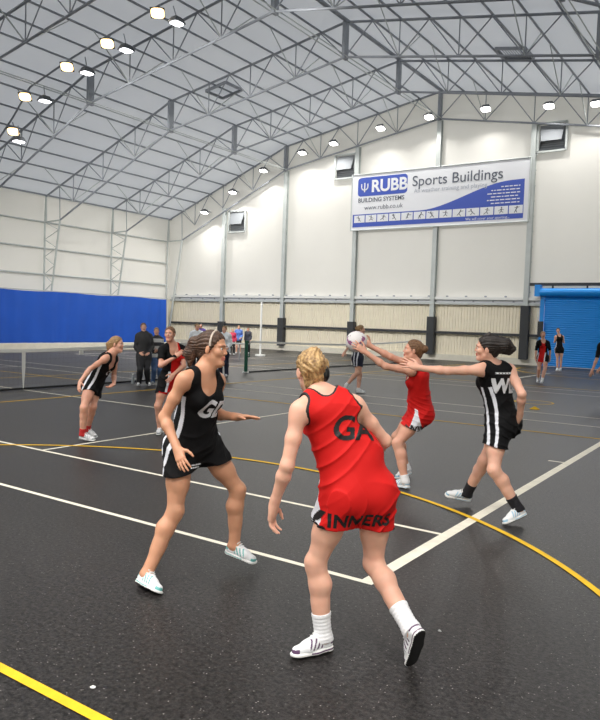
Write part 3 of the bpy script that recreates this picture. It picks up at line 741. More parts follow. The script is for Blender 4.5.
LBLUE = mat('pale_blue_shirt', (244, 249, 254), .8, bump=.2, bscale=60); PURP = mat('purple_top', (96, 78, 148), .8); BLUET = mat('blue_top', (98, 132, 206), .8); PINKT = mat('pink_top', (206, 60, 92), .8)
NAVY = mat('navy_cloth', (30, 34, 56), .8); DGREY = mat('dark_grey_coat', (70, 72, 82), .8)

def stand(x, y, face, S, arms='down', bend=0.):
    f = nrm(np.array([face[0], face[1], 0.])); r = np.array([f[1], -f[0], 0.]); z = np.array([0, 0, 1.]); b = np.array([x, y, 0.])
    J = {'S': S}; W = lambda a, c, d: b + (r * a + f * c + z * d) * S
    for s, g in (('l', -1), ('r', 1)):
        J[s + 'h'] = W(.09 * g, 0, .875); J[s + 'k'] = W(.10 * g, .035, .475); J[s + 'a'] = W(.105 * g, -.01, .085); J[s + 't'] = W(.13 * g, .16, .02)
        J[s + 's'] = W(.168 * g, 0., 1.36)
        if arms == 'down':
            J[s + 'e'] = W(.215 * g, -.02, 1.09); J[s + 'w'] = W(.21 * g, .05, .865); J[s + 'f'] = W(.20 * g, .09, .71); J[s + 'palm'] = r * -g
        elif arms == 'front':
            J[s + 'e'] = W(.215 * g, .0, 1.09); J[s + 'w'] = W(.08 * g, .18, 1.06); J[s + 'f'] = W(.03 * g, .21, 1.19); J[s + 'palm'] = r * -g
        else:
            J[s + 'e'] = W(.22 * g, -.05, 1.10); J[s + 'w'] = W(.17 * g, .12, .95); J[s + 'f'] = W(.08 * g, .17, .84); J[s + 'palm'] = -f
    J['n'] = W(0, -.01, 1.405); J['h'] = W(0, .02, 1.57); J['face'] = f + np.array([0, 0, -.05])
    return J

black = dict(mats=[BLK, BLK, WHT], style='black', hem=.19, wr=.008)
trainers_w = (SH_W, SH_S, SOLE_W, TREAD)
TAIL = [((0, -.085, .045), (0, -.130, .012), .038, .050), ((0, -.130, .012), (0, -.160, -.055), .052, .046), ((0, -.160, -.055), (.01, -.150, -.135), .046, .014)]
BUN = [((0, -.095, .045), (0, -.125, .035), .040, .040)]
P = {}
def build(key, J, **o):
    P[key] = o
    return make_person(J, o)

build('GD', J_['GD'], vox=.004, skin='tan', hair='brown', hairparts=TAIL, rcurl=.22, rspread=.10, lcurl=.12, lspread=.10, seed=2,
      dress=dict(black, scoop=.045, hem=.155, flute=.005), shoe=(SH_W, SH_T, SOLE_W, TREAD), lace=LACE,
      label='person in black netball dress lettered GD on the chest, brown ponytail, leaning forward arms low')
build('GA', J_['GA'], vox=.004, skin='fair', hair='blonde', seed=5, face=True, locks=True,
      hairparts=[((-.005, -.08, .085), (-.015, -.118, .03), .046, .048), ((-.015, -.118, .03), (-.02, -.115, -.03), .048, .034), ((-.045, -.07, .07), (-.05, -.09, .0), .034, .034), ((.0, -.10, .02), (0, -.085, -.045), .040, .030), ((-.02, -.12, .05), (-.03, -.135, .0), .022, .026), ((0, -.075, -.0), (0, -.062, -.075), .062, .046), ((.05, -.05, .03), (.055, -.05, -.04), .035, .03), ((-.01, -.055, -.07), (.0, -.042, -.12), .046, .022), ((-.03, -.05, -.05), (-.035, -.04, -.10), .03, .014)],
      rcurl=.5, lcurl=.5, lspread=.08, dress=dict(mats=[RED, INK, WHT], style='red', hem=.185, loose=.158, fold=.0105, wr=.008, scoop=.06), shoe=(SH_W, SH_P, SOLE_W, TREAD), lace=LACE, sock=(SOCK_W, .125, .006),
      label='person seen from behind in red netball dress, blonde tied-up hair, lunging nearest the camera')
build('RED', J_['RED'], vox=.0045, skin='pink', hair='light_brown', hairparts=[((0, -.09, .04), (0, -.118, .03), .036, .046)], seed=8, locks=True, rcurl=.32, lcurl=.32, lspread=.16, rspread=.16,
      dress=dict(mats=[RED, INK, WHT], style='red', hem=.175, loose=.145, fold=.009, wr=.007, scoop=.08), shoe=(SH_W, SH_B, SOLE_W, TREAD), lace=LACE, sock=(SOCK_W, .06, .006),
      label='person in red netball dress with fair bun, catching the white ball with both arms outstretched')
build('WD', J_['WD'], vox=.0042, skin='fair', hair='dark', seed=11, lcurl=.15, lspread=.2, rcurl=.4,
      hairparts=[((0, -.075, .05), (.0, -.155, .03), .066, .064), ((0, -.155, .03), (.0, -.225, -.005), .062, .030), ((0, -.09, .0), (.0, -.19, -.035), .045, .03), ((0, -.005, .115), (0, -.02, .128), .022, .018)],
      dress=dict(black, scoop=.06, hem=.215), shoe=(SH_W, SH_B, SOLE_W, TREAD), lace=LACE, sock=(SOCK_B, .115, .007),
      label='person in black netball dress with WD on the back, running with left arm out')
build('GIRL', J_['GIRL'], vox=.0055, skin='pink', hair='sandy', hairparts=[((0, -.09, .03), (0, -.125, -.01), .034, .034), ((0, -.125, -.01), (0, -.13, -.10), .034, .014)], seed=14,
      dress=dict(black, scoop=.10, hem=.18), shoe=trainers_w, lace=LACE, sock=(SOCK_R, .08, .006),
      label='person in black netball dress with red socks, leaning forward before the blue curtain')
build('CEN', J_['CEN'], vox=.0055, skin='pink', hair='light_brown', hairparts=[((0, -.08, .05), (0, -.11, .04), .035, .035)], seed=17, lcurl=.3, rcurl=.3,
      dress=dict(mats=[RED, BLK, WHT], style='sleeved', sleeve=.62, hem=.165, scoop=.07), cloth=[dict(kind='pants', name='shorts', mats=[RED], frac=.52, infl=.012)], shoe=trainers_w, lace=LACE,
      label='person in red and black short-sleeved dress, forearm across chest, behind the nearest black-dressed player')
build('LEGS', J_['LEGS'], vox=.007, skin='fair', hair='sandy', seed=20, face=False, hairparts=BUN,
      dress=dict(black, hem=.2, mats=[NAVY, NAVY, WHT]), shoe=trainers_w, sock=(SOCK_W, .05, .006),
      label='person in navy skirt with white stripes, walking behind the raised ball')
build('RFAR', J_['RFAR'], vox=.0085, skin='fair', hair='sandy', seed=22, face=False, hairparts=BUN,
      dress=dict(mats=[RED, BLK, WHT], style='sleeved', sleeve=.95, scoop=.03, hem=.16), shoe=trainers_w, sock=(SOCK_W, .10, .006),
      label='person in red dress with black sleeves walking near the roller door')
build('BFAR', J_['BFAR'], vox=.009, skin='fair', hair='dark', seed=23, face=False, hairparts=TAIL[:2],
      dress=dict(black, scoop=.03, hem=.16), shoe=trainers_w, sock=(SOCK_W, .05, .006),
      label='person in black dress with hands together, standing against the blue roller door')
build('EDGE', J_['EDGE'], vox=.007, skin='fair', hair='dark', seed=24, face=False, hairparts=BUN,
      dress=dict(black, sleeve=.9, hem=.25), shoe=trainers_w, sock=(SOCK_W, .05, .006),
      label='person in black at the right edge of the photo, one forearm hanging in view')
build('COAT', J_['COAT'], vox=.008, skin='fair', hair='light_brown', hairstyle='short', fem=False, seed=25, build=1.08, face=False,
      cloth=[dict(kind='pants', name='trousers', mats=[DARKT], infl=.02), dict(kind='top', name='coat', mats=[GREYCOAT], infl=.035, low=-.16, collar=.06)], shoe=trainers_w,
      label='person in charcoal coat and dark trousers, hands in front, before the blue curtain')
build('BOY', J_['BOY'], vox=.008, skin='fair', hair='sandy', hairstyle='short', fem=False, seed=26, face=False,
      cloth=[dict(kind='pants', name='jeans', mats=[JEANS], infl=.018), dict(kind='top', name='jumper', mats=[STR_W, STR_D], stripes=.10, infl=.022, low=-.06)], shoe=(SH_S, DARKT, SOLE_W, TREAD),
      label='person in striped black and white jumper and blue jeans beside the charcoal coat')
far = dict(skin='fair', face=False, hairstyle='short', vox=.010, shoe=trainers_w)
build('SA', stand(-14.15, 16.61, (.35, -.9), .93, 'fold'), hair='sandy', seed=31, cloth=[dict(kind='pants', name='trousers', mats=[NAVY], infl=.02), dict(kind='top', name='jacket', mats=[LBLUE], infl=.03)],
      label="person in pale jacket and navy trousers, mostly hidden behind the GD player's face", **dict(far, vox=.008))
build('SB', stand(-15.2, 16.5, (.8, -.6), .95, 'fold'), hair='sandy', seed=32, cloth=[dict(kind='pants', name='trousers', mats=[DARKT], infl=.02), dict(kind='top', name='shirt', mats=[LBLUE], infl=.03)],
      label='person in pale blue shirt, half hidden behind the brown ponytail', **dict(far, vox=.008))
build('SC', stand(-20.6, 22.6, (.6, -.8), .93, 'down'), hair='dark', seed=33, cloth=[dict(kind='pants', name='trousers', mats=[DARKT], infl=.02), dict(kind='top', name='jumper', mats=[PURP], infl=.025)],
      label='person in purple top, only head and shoulder showing above the brown ponytail', **far)
build('SD', stand(-23.58, 28.82, (.5, -.85), .88, 'fold'), hair='sandy', seed=34, cloth=[dict(kind='pants', name='shorts', mats=[DARKT], infl=.02, frac=.8), dict(kind='top', name='jumper', mats=[BLUET], infl=.025)],
      label='person in blue top and black shorts, far off beside the green net post', **far)
build('SE', stand(-23.4, 29.4, (.2, -.95), .82, 'down'), hair='light_brown', seed=35, cloth=[dict(kind='pants', name='trousers', mats=[DARKT], infl=.02), dict(kind='top', name='coat', mats=[DGREY], infl=.035, low=-.2)],
      label='person in dark grey coat, far off just above the green net post', **far)
build('SF', stand(-22.85, 27.45, (.6, -.8), .78, 'down'), hair='sandy', seed=36, cloth=[dict(kind='pants', name='trousers', mats=[DARKT], infl=.02), dict(kind='top', name='jumper', mats=[PINKT], infl=.025)],
      label='person in pink top, far off to the left of the blue top', **far)

# lettering and accessories
def V3(a): return Vector([float(x) for x in a])
A = P['GD']['A'] if 'GD' in P else None
if A is not None:
    su = nrm(A['n'] - A['pc']); L = np.linalg.norm(A['n'] - A['pc'])
    drape(P['GD'], 'GD', .17, A['pc'] + su * L * .59 + A['cf'] * .05 + A['cr'] * -.03, A['cf'] * .12 - A['cr'], su, WPR, 'letters', shear=.12, bold=.006)
    hp = A['pc'] + P['GD']['dn'] * (P['GD']['hl'] * .78)
    for k in range(2):
        drape(P['GD'], [(i * .003, j * .003) for i in range(-15 + 4 * k, 16) for j in range(0, 3) if i % 5], .0, hp + A['pf'] * .05 + A['pr'] * .05 - P['GD']['dn'] * (.018 * k), -A['pr'] + A['pf'] * .2, -P['GD']['dn'], WPR, 'small_print')
    Pf = P['GD']['B']['P_']; mb = MB()
    mb.tube([V3(Pf(.089 * math.sin(t), .012 - .004 * math.cos(t), .030 + .093 * math.cos(t))) for t in np.linspace(-1.75, 1.75, 25)], .0065, 6)
    mb.build('headband', mat('headband', (206, 190, 176), .4), P['GD']['root'], smooth=True)
if 'GA' in P:
    o = P['GA']; A = o['A']; su = nrm(A['n'] - A['pc']); L = np.linalg.norm(A['n'] - A['pc'])
    drape(o, 'GA', .175, A['pc'] + su * L * .62 + A['cr'] * .045, A['cr'] - su * .15, su, INK, 'letters', bold=.004, shear=.15)
    hp = A['pc'] + o['dn'] * ((o['hl'] - .052))
    drape(o, 'WINNERS', .098, hp - A['pf'] * .05 - A['pr'] * .075, A['pr'] - A['pf'] * .0, -o['dn'], INK, 'letters', bold=.0032, spacing=1.06, cell=.0026)
    Pf = o['B']['P_']; mb = MB(); mb.sphere(Pf(.040, -.098, -.025), .036, 14, 10, sc=(.85, .85, 1.3)); mb.build('hair_clip', mat('black_plastic', (16, 16, 18), .35), o['root'], smooth=True)
if 'RED' in P:
    o = P['RED']; A = o['A']
    hp = A['pc'] + o['dn'] * ((o['hl'] - .055))
    drape(o, 'WINNERS', .098, hp - A['pr'] * .05 - A['pf'] * .03, A['pr'] * .6 - A['pf'] * .8, -o['dn'], INK, 'letters', bold=.0032, spacing=1.06, cell=.0026)
if 'WD' in P:
    o = P['WD']; A = o['A']; su = nrm(A['n'] - A['pc']); L = np.linalg.norm(A['n'] - A['pc'])
    drape(o, 'WD', .175, A['pc'] + su * L * .66 + A['cr'] * .03, A['cr'], su, WPR, 'letters', bold=.009)
    drape(o, [(i * .003, j * .003) for i in range(-36, 37) for j in range(0, 5) if (i // 4) % 3 or j in (0, 4)], 0, A['pc'] + su * L * .875 + A['cr'] * .03, A['cr'], su, WPR, 'small_print')
if 'GIRL' in P:
    o = P['GIRL']; A = o['A']; su = nrm(A['n'] - A['pc']); L = np.linalg.norm(A['n'] - A['pc'])
    drape(o, [(i * .005, j * .005) for i in range(-9, 10) for j in range(-8, 9) if 18 < (i * i + j * j) < 70 and (i < 4 or abs(j) > 4)], 0, A['pc'] + su * L * .55 + A['cf'] * .05, A['cf'] * .1 - A['cr'], su, WPR, 'bib_patch', cell=.005)
# ------------------------------------------------------------------ the hall
XL, XR, YG, YB = -35.46, 4.54, 35.45, -12.0      # left wall, right wall, gable, open end behind the camera
XM = -15.46                                       # ridge
def roof_z(x):                                    # top chord of the frames
    d = abs(x - XM)
    return 14.2 - d * .1757 if d < 9.96 else 12.45 - (d - 9.96) * .40
STEEL = mat('galvanised_steel', (190, 196, 194), .5, metal=.0, vary=.06, vscale=3)
STEEL_D = mat('frame_steel', (146, 151, 158), .5, metal=.0, vary=.08, vscale=3)
FABRIC = mat('white_roof_fabric', (226, 228, 228), .75, bump=.1, bscale=1.2, vary=.02, vscale=.6)
WALLF = mat('white_wall_fabric', (238, 237, 232), .42, bump=.25, bscale=.7, vary=.02, vscale=.5)
def translucent(m, col, w):
    nt = m.node_tree; out = nt.nodes['Material Output']; b = nt.nodes['Principled BSDF']
    t = nt.nodes.new('ShaderNodeBsdfTranslucent'); t.inputs['Color'].default_value = srgb(*col)
    x = nt.nodes.new('ShaderNodeMixShader'); x.inputs['Fac'].default_value = w
    nt.links.new(b.outputs[0], x.inputs[1]); nt.links.new(t.outputs[0], x.inputs[2]); nt.links.new(x.outputs[0], out.inputs['Surface'])
translucent(FABRIC, (235, 238, 242), ROOFT); translucent(WALLF, (240, 238, 232), WALLT)
CLAD = mat('cream_cladding', (246, 238, 216), .55, vary=.02)
KERB = mat('cream_kerb', (226, 222, 206), .8, bump=.2, bscale=30, vary=.05)
CHAR = mat('charcoal_pad', (62, 64, 66), .8, bump=.1, bscale=50)
BLUEC = mat('blue_curtain', (20, 84, 190), .7, vary=.05, vscale=.8, bump=.1, bscale=3)
BLUED = mat('blue_door', (20, 146, 236), .34, vary=.03, vscale=1.)
WHITEM = mat('white_paint_steel', (232, 233, 230), .45)
GREENM = mat('green_post', (20, 92, 70), .5)
NETM = mat('net_cord', (26, 28, 30), .8); TAPE = mat('net_tape', (228, 228, 222), .8)

def asphalt():
    m = mat('asphalt_court', (50, 48, 47), .42, spec=.3)
    nt = m.node_tree; b = nt.nodes['Principled BSDF']; N = nt.nodes.new; Lk = nt.links.new
    tc = N('ShaderNodeTexCoord')
    n1 = N('ShaderNodeTexNoise'); n1.inputs['Scale'].default_value = 38; n1.inputs['Detail'].default_value = 8; n1.inputs['Roughness'].default_value = .75
    n2 = N('ShaderNodeTexNoise'); n2.inputs['Scale'].default_value = .55; n2.inputs['Detail'].default_value = 6
    v = N('ShaderNodeTexVoronoi'); v.inputs['Scale'].default_value = 34
    for n in (n1, n2, v): Lk(tc.outputs['Object'], n.inputs['Vector'])
    r = N('ShaderNodeValToRGB'); e = r.color_ramp.elements
    e[0].position = .40; e[0].color = srgb(6, 6, 6); e[1].position = .63; e[1].color = srgb(58, 55, 54)
    Lk(n1.outputs['Fac'], r.inputs['Fac'])
    mr = N('ShaderNodeMapRange'); mr.inputs['From Min'].default_value = .3; mr.inputs['From Max'].default_value = .7; mr.inputs['To Min'].default_value = .78; mr.inputs['To Max'].default_value = 1.2
    Lk(n2.outputs['Fac'], mr.inputs['Value'])
    sc = N('ShaderNodeVectorMath'); sc.operation = 'SCALE'; Lk(r.outputs['Color'], sc.inputs[0]); Lk(mr.outputs['Result'], sc.inputs['Scale'])
    # pale grit
    vr = N('ShaderNodeValToRGB'); vr.color_ramp.elements[0].position = .0; vr.color_ramp.elements[0].color = (1, 1, 1, 1); vr.color_ramp.elements[1].position = .16; vr.color_ramp.elements[1].color = (0, 0, 0, 1)
    Lk(v.outputs['Distance'], vr.inputs['Fac'])
    n3 = N('ShaderNodeTexNoise'); n3.inputs['Scale'].default_value = 23; Lk(tc.outputs['Object'], n3.inputs['Vector'])
    gt = N('ShaderNodeMath'); gt.operation = 'GREATER_THAN'; gt.inputs[1].default_value = .5; Lk(n3.outputs['Fac'], gt.inputs[0])
    mu = N('ShaderNodeMath'); mu.operation = 'MULTIPLY'; Lk(vr.outputs['Color'], mu.inputs[0]); Lk(gt.outputs[0], mu.inputs[1])
    mx = N('ShaderNodeMix'); mx.data_type = 'RGBA'; Lk(mu.outputs[0], mx.inputs['Factor']); Lk(sc.outputs['Vector'], mx.inputs['A']); mx.inputs['B'].default_value = srgb(165, 160, 156)
    Lk(mx.outputs['Result'], b.inputs['Base Color'])
    bp = N('ShaderNodeBump'); bp.inputs['Strength'].default_value = .35; bp.inputs['Distance'].default_value = .006
    Lk(n1.outputs['Fac'], bp.inputs['Height']); Lk(bp.outputs['Normal'], b.inputs['Normal'])
    return m
ASPH = asphalt()
LINE_W = mat('white_court_paint', (236, 230, 212), .7, vary=.10, vscale=9, bump=.2, bscale=60)
LINE_Y = mat('yellow_court_paint', (228, 182, 24), .75, vary=.10, vscale=9, bump=.2, bscale=60)
f = MB(); f.add([(XL - 1, YB, 0), (XR + .06, YB, 0), (XR + .06, YG + 1, 0), (XL - 1, YG + 1, 0)], [(0, 1, 2, 3)], 0)
lz = [.0022]
def line(a, b, w, mi):
    a = Vector((a[0], a[1], 0)); b = Vector((b[0], b[1], 0)); d = (b - a).normalized(); n = Vector((-d.y, d.x, 0)) * w / 2; lz[0] += .00012; z = Vector((0, 0, lz[0]))
    f.add([a - n + z, b - n + z, b + n + z, a + n + z], [(0, 1, 2, 3)], mi)
def arc(c, r, a0, a1, w, mi, n=96):
    lz[0] += .00012; vs = []
    for i in range(n + 1):
        t = math.radians(a0 + (a1 - a0) * i / n)
        for q in (r - w / 2, r + w / 2): vs.append((c[0] + q * math.cos(t), c[1] + q * math.sin(t), lz[0]))
    f.add(vs, [(2 * i, 2 * i + 1, 2 * i + 3, 2 * i + 2) for i in range(n)], mi)
def tennis(x0, y0):
    x1 = x0 - 23.77; e = .025
    for y in (y0, y0 + 1.372, y0 + 9.598, y0 + 10.97): line((x0 + e, y), (x1 - e, y), .05, 1)
    line((x0, y0 - e), (x0, y0 + 10.97 + e), .10, 1); line((x1, y0 - e), (x1, y0 + 10.97 + e), .10, 1)
    for x in (x0 - 5.485, x1 + 5.485): line((x, y0 + 1.372), (x, y0 + 9.598), .05, 1)
    line((x0 - 5.485, y0 + 5.485), (x1 + 5.485, y0 + 5.485), .05, 1)
    line((x0 - .05, y0 + 5.485), (x0 - .25, y0 + 5.485), .05, 1)
tennis(-2.2, 4.13); tennis(-2.2, 20.25)
nx0, nx1, ny0, ny1 = -12.4, 2.8, 1.97, 32.4
for a, b in (((nx0, ny0), (nx1, ny0)), ((nx0, ny1), (nx1, ny1)), ((nx0, ny0), (nx0, ny1)), ((nx1, ny0), (nx1, ny1)), ((nx0, 12.2), (nx1, 12.2)), ((nx0, 22.3), (nx1, 22.3))): line(a, b, .055, 2)
arc((-4.8, ny0), 4.92, 0, 180, .055, 2); arc((-4.8, ny1), 4.9, 180, 360, .055, 2); arc((-4.8, 17.2), .45, 0, 360, .05, 2, 48)
for a, b in (((-29., 9.2), (-14.6, 9.2)), ((-29., 12.2), (-14.6, 12.2)), ((-17.0, 4.), (-17.0, 30.))): line(a, b, .05, 2)
f.build('floor', [ASPH, LINE_W, LINE_Y], kind='structure', recalc=False)

# walls of fabric over cladding
def gable_poly(lo):
    xs = [XL, XM - 9.96, XM, XM + 9.96, XR]
    return [(XL, lo), (XR, lo)] + [(x, roof_z(x) + .135) for x in xs[::-1]]
g = MB(); g.prism(gable_poly(3.0), 1, YG, YG + .04); struct('wall_far', g, WALLF)
def corrugated(x0, x1, z0, z1, y, pitch, dep):
    pts = []; x = x0
    while x < x1:
        for dx, dy in ((0, 0), (.3, 0), (.42, -dep), (.88, -dep)): pts.append((min(x + dx * pitch, x1), y + dy))
        x += pitch
    pts.append((x1, y)); mb = MB(); vs = []
    for p in pts: vs += [(p[0], p[1], z0), (p[0], p[1], z1)]
    return mb.add(vs, [(2 * i, 2 * i + 2, 2 * i + 3, 2 * i + 1) for i in range(len(pts) - 1)])
struct('wall_far_cladding', corrugated(XL, -9.75, .3, 3.1, YG + .02, .16, .035), CLAD)
k = MB(); k.box((XL + .3, YG - .12, 0), (-9.75, YG + .2, .32)); struct('baseboard_far', k, KERB)
w = MB(); w.box((XL - .06, YB, 0), (XL - .02, YG + .04, roof_z(XL) + .135)); struct('wall_left', w, WALLF)
k = MB(); k.box((-29.1, 4., 0), (-28.9, 30., .36)); struct('baseboard_left', k, KERB)
w = MB(); w.box((XR + .02, YB, 0), (XR + .06, YG + .04, roof_z(XR) + .135)); struct('wall_right', w, WALLF)
w = MB(); w.prism(gable_poly(0), 1, YB - .04, YB); struct('wall_near', w, WALLF)
# roof fabric
r = MB(); xs = [XL - .06, XM - 9.96, XM, XM + 9.96, XR]
for a, b in zip(xs, xs[1:]):
    za, zb = roof_z(a) + .14, roof_z(b) + .14
    r.add([(a, YB, za), (b, YB, zb), (b, YG + .04, zb), (a, YG + .04, za)], [(0, 1, 2, 3)])
r.build('ceiling', FABRIC, kind='structure', recalc=False)

# lattice frames
FY = [35.15, 30.22, 25.3, 20.4, 15.5, 10.6, 5.7]
DEP = 1.42
NODES = [XL + .2 + i * (9.76 / 8) for i in range(8)] + [XM - 9.96 + i * (9.96 / 8) for i in range(9)]
NODES = NODES + [2 * XM - x for x in NODES[-2::-1]]
for yi, y in enumerate(FY):
    end = yi == 0
    root = empty('roof_truss', (XM, y, 0), kind='structure')
    O = (XM, y, 0)
    T = [(x, y, roof_z(x)) for x in NODES]; Bt = [(x + (1.3 if i == 0 else (-1.3 if i == len(NODES) - 1 else 0)), y, roof_z(x) - DEP) for i, x in enumerate(NODES)]
    q = len(NODES) // 2
    mb = MB(); mb.tube([T[0], T[8], T[16], T[24], T[32]], .055, 8); mb.build('top_chord', STEEL_D, root, smooth=True, origin=O)
    mb = MB(); mb.tube([Bt[0], Bt[8], Bt[16], Bt[24], Bt[32]], .05, 8); mb.build('bottom_chord', STEEL_D, root, smooth=True, origin=O)
    mb = MB()
    for i in range(len(NODES) - 1):
        if i % 2 == 0: mb.tube([Bt[i], T[i + 1]], .026, 6)
        else: mb.tube([T[i], Bt[i + 1]], .026, 6)
        if i % 2 == 0 and i % 8: mb.tube([Bt[i], T[i]], .026, 6)
    mb.build('lattice', STEEL_D, root, smooth=True, origin=O)
    for i in (8, 16, 24):
        mb = MB(); mb.bar(T[i], (T[i][0], y, T[i][2] - DEP - .1), .30, .14, up=(1, 0, 0)); mb.build('splice_post', STEEL_D, root, origin=O)
    # legs
    lg = MB(); lg.tube([T[0], (XL + .25, y, roof_z(XL) - DEP)], .05); lg.tube([(XL + .12, y, 7.0), T[0]], .05)
    if not end:
        lg.tube([(XL + .12, y, 0), (XL + .12, y, 7.1)], .055); lg.tube([Bt[0], (XL + .3, y, .0)], .055); lg.tube([(XL + .12, y, 7.05), Bt[0]], .045)
        for j in range(7):
            z0 = 7.05 - j; z1 = z0 - .5; ix = lambda z: XL + .3 + (Bt[0][0] - XL - .3) * z / Bt[0][2]
            lg.tube([(XL + .12, y, z0), (ix(z1), y, z1)], .02, 6); lg.tube([(ix(z1), y, z1), (XL + .12, y, z0 - 1)], .02, 6)
    else:
        lg.tube([(XL + .12, y, 0), (XL + .12, y, 7.1)], .055); lg.tube([Bt[0], (XL + .3, y, .0)], .07); lg.tube([(XL + .12, y, 7.05), Bt[0]], .045)
    lg.build('leg', STEEL, root, smooth=True, origin=O)
    if y < 34 or True:
        fb = MB()
        for i in range(2, len(NODES) - 2, 4):
            for s in (-1, 1):
                yy = y + s * 1.9
                if yy > YG - .2: continue
                fb.tube([Bt[i], (NODES[i], yy, roof_z(NODES[i]) + .06)], .022, 6)
        fb.build('fly_brace', STEEL, root, smooth=True, origin=O)
for i, x in enumerate(NODES):
    mb = MB(); ridge = i == 16
    rr = .085 if ridge else .045
    mb.tube([(x, YB, roof_z(x) + .07), (x, YG - .05, roof_z(x) + .07)], rr, 8); mb.build('roof_purlin', STEEL_D, kind='structure', smooth=True)
for i in (8, 16, 24):
    for dx in (-.12, .12):
        mb = MB(); x = NODES[i] + dx; mb.tube([(x, YB, roof_z(NODES[i]) - DEP), (x, YG - .3, roof_z(NODES[i]) - DEP)], .022, 6); mb.build('tie_tube', STEEL, kind='structure', smooth=True)
for z in (5.55, 4.05, 7.05):
    mb = MB(); mb.tube([(XL + .1, YB, z), (XL + .1, YG - .3, z)], .05, 8); mb.build('wall_rail', STEEL, kind='structure', smooth=True)
# gable posts with padded feet
PADS = {-10.46: 2.95, -15.46: 2.3, -20.42: 1.9, -25.42: 2.0, -30.3: 1.65, -5.5: 2.0}
PTXT = {-10.46: 'nearest the blue roller door', -15.46: 'under the middle of the banner', -20.42: 'right behind the raised ball', -25.42: 'just right of the white goal post', -30.3: 'farthest left'}
for x, pz in PADS.items():
    door = x > -6
    mb = MB(); top = roof_z(x) - DEP - .03
    mb.box((x - .12, YG - .30, 3.9 if door else .30), (x + .12, YG - .27, top)); mb.box((x - .12, YG - .10, 3.9 if door else .30), (x + .12, YG - .07, top)); mb.box((x - .02, YG - .27, 3.9 if door else .3), (x + .02, YG - .10, top))
    struct('column', mb, STEEL)
    if door: continue
    mb = MB()
    for j in range(12):
        z = 3.6 + j * .75
        if z < top - .3: mb.box((x + .12, YG - .2, z), (x + .17, YG - .14, z + .05))
    struct('column_cleats', mb, STEEL)
    p = MB(); p.box((x - .2, YG - .40, .28), (x + .2, YG - .05, pz))
    p.build('column_pad', CHAR, label='charcoal padding round the gable post ' + PTXT[x], cat='pad', group='padded post feet')
for nm, z, rr, m_ in (('gable_rail', 3.30, .07, WHITEM), ('gable_rail', 3.02, .05, STEEL), ('gable_girt', 1.48, .065, CHAR)):
    mb = MB(); mb.bar((XL + .4, YG - .16, z), (-9.75, YG - .16, z), .14, rr * 2)
    struct(nm, mb, m_)
mb = MB(); mb.bar((XL + .4, YG - .06, 3.17), (-9.75, YG - .06, 3.17), .05, .36); struct('trim_1', mb, mat('pale_flashing', (205, 208, 212), .5))
mb = MB(); x = XL + .8
while x < -9.9:
    mb.box((x, YG - .20, 3.36), (x + .1, YG - .12, 3.44)); mb.box((x + .4, YG - .12, 3.12), (x + .48, YG - .08, 3.19)); x += 1.05
struct('rail_clips', mb, mat('clip_grey', (140, 146, 156), .5))
# roller door
d = MB(); vs = []; pts = []; z = .02
while z < 3.45:
    for dz, dy in ((0, 0), (.02, -.02), (.05, -.028), (.08, -.02)): pts.append((z + dz, YG - .12 + dy))
    z += .105
for z, y in pts: vs += [(-9.55, y, z), (-3.2, y, z)]
d.add(vs, [(2 * i, 2 * i + 1, 2 * i + 3, 2 * i + 2) for i in range(len(pts) - 1)])
dr = empty('door_1', (-9.5, YG - .2, 0), kind='structure')
O = (-9.5, YG - .2, 0)
d.build('shutter', BLUED, dr, smooth=True, origin=O)
d = MB(); d.tube([(-9.75, YG - .34, 3.62), (-3., YG - .34, 3.62)], .20, 16); d.build('roller_hood', BLUED, dr, smooth=True, origin=O)
d = MB(); d.box((-9.98, YG - .52, 3.42), (-9.72, YG - .12, 3.98)); d.build('hood_bracket', BLUED, dr, origin=O)
d = MB(); d.box((-9.76, YG - .22, 0), (-9.56, YG - .06, 3.45)); d.build('guide', BLUED, dr, origin=O)
d = MB(); d.box((-9.8, YG - .34, 1.45), (-9.55, YG - .23, 2.2)); d.build('guide_pad', CHAR, dr, origin=O)
mb = MB(); mb.bar((-10.3, YG - .2, 4.02), (-3, YG - .2, 4.02), .14, .14)
for x in (-9.2, -7.6, -6.): mb.bar((x, YG - .2, 4.0), (x, YG - .2, 3.75), .07, .07, up=(0, 1, 0))
struct('door_head_rail', mb, CHAR)
# blue curtain along the left wall
c = MB(); n = 260; y0, y1 = 2.0, 34.1; vs = []
for i in range(n + 1):
    y = y0 + (y1 - y0) * i / n; t = i / n
    for z, a in ((.12, .06), (1.5, .05), (3.02, .012)):
        zz = z + (.025 * math.sin(y * 1.27) if z > 2.9 else 0)
        for s in (0, 1): vs.append((-34.3 + a * math.sin(y * 6.1 + math.sin(y * 1.7)) + s * .012, y, zz))
for i in range(n):
    b = i * 6; q = b + 6
    for j in (0, 2):
        c.f += [(b + j, q + j, q + j + 2, b + j + 2), (b + j + 1, b + j + 3, q + j + 3, q + j + 1)]; c.m += [0, 0]
    c.f += [(b, b + 1, q + 1, q), (b + 4, q + 4, q + 5, b + 5)]; c.m += [0, 0]
c.f += [(0, 2, 3, 1), (2, 4, 5, 3)]; b = n * 6; c.f += [(b, b + 1, b + 3, b + 2), (b + 2, b + 3, b + 5, b + 4)]; c.m += [0] * 4
c.v = vs
cu_ = c.build('curtain', BLUEC, label='long royal blue curtain hung along the left wall', cat='curtain', smooth=True, origin=(-34.3, 18., 0))
mb = MB(); mb.tube([(-34.3, 2., 3.06), (-34.3, 34.2, 3.06)], .03, 8); mb.build('curtain_rail', STEEL, cu_, smooth=True, origin=None).location = (34.3, -18., 0)

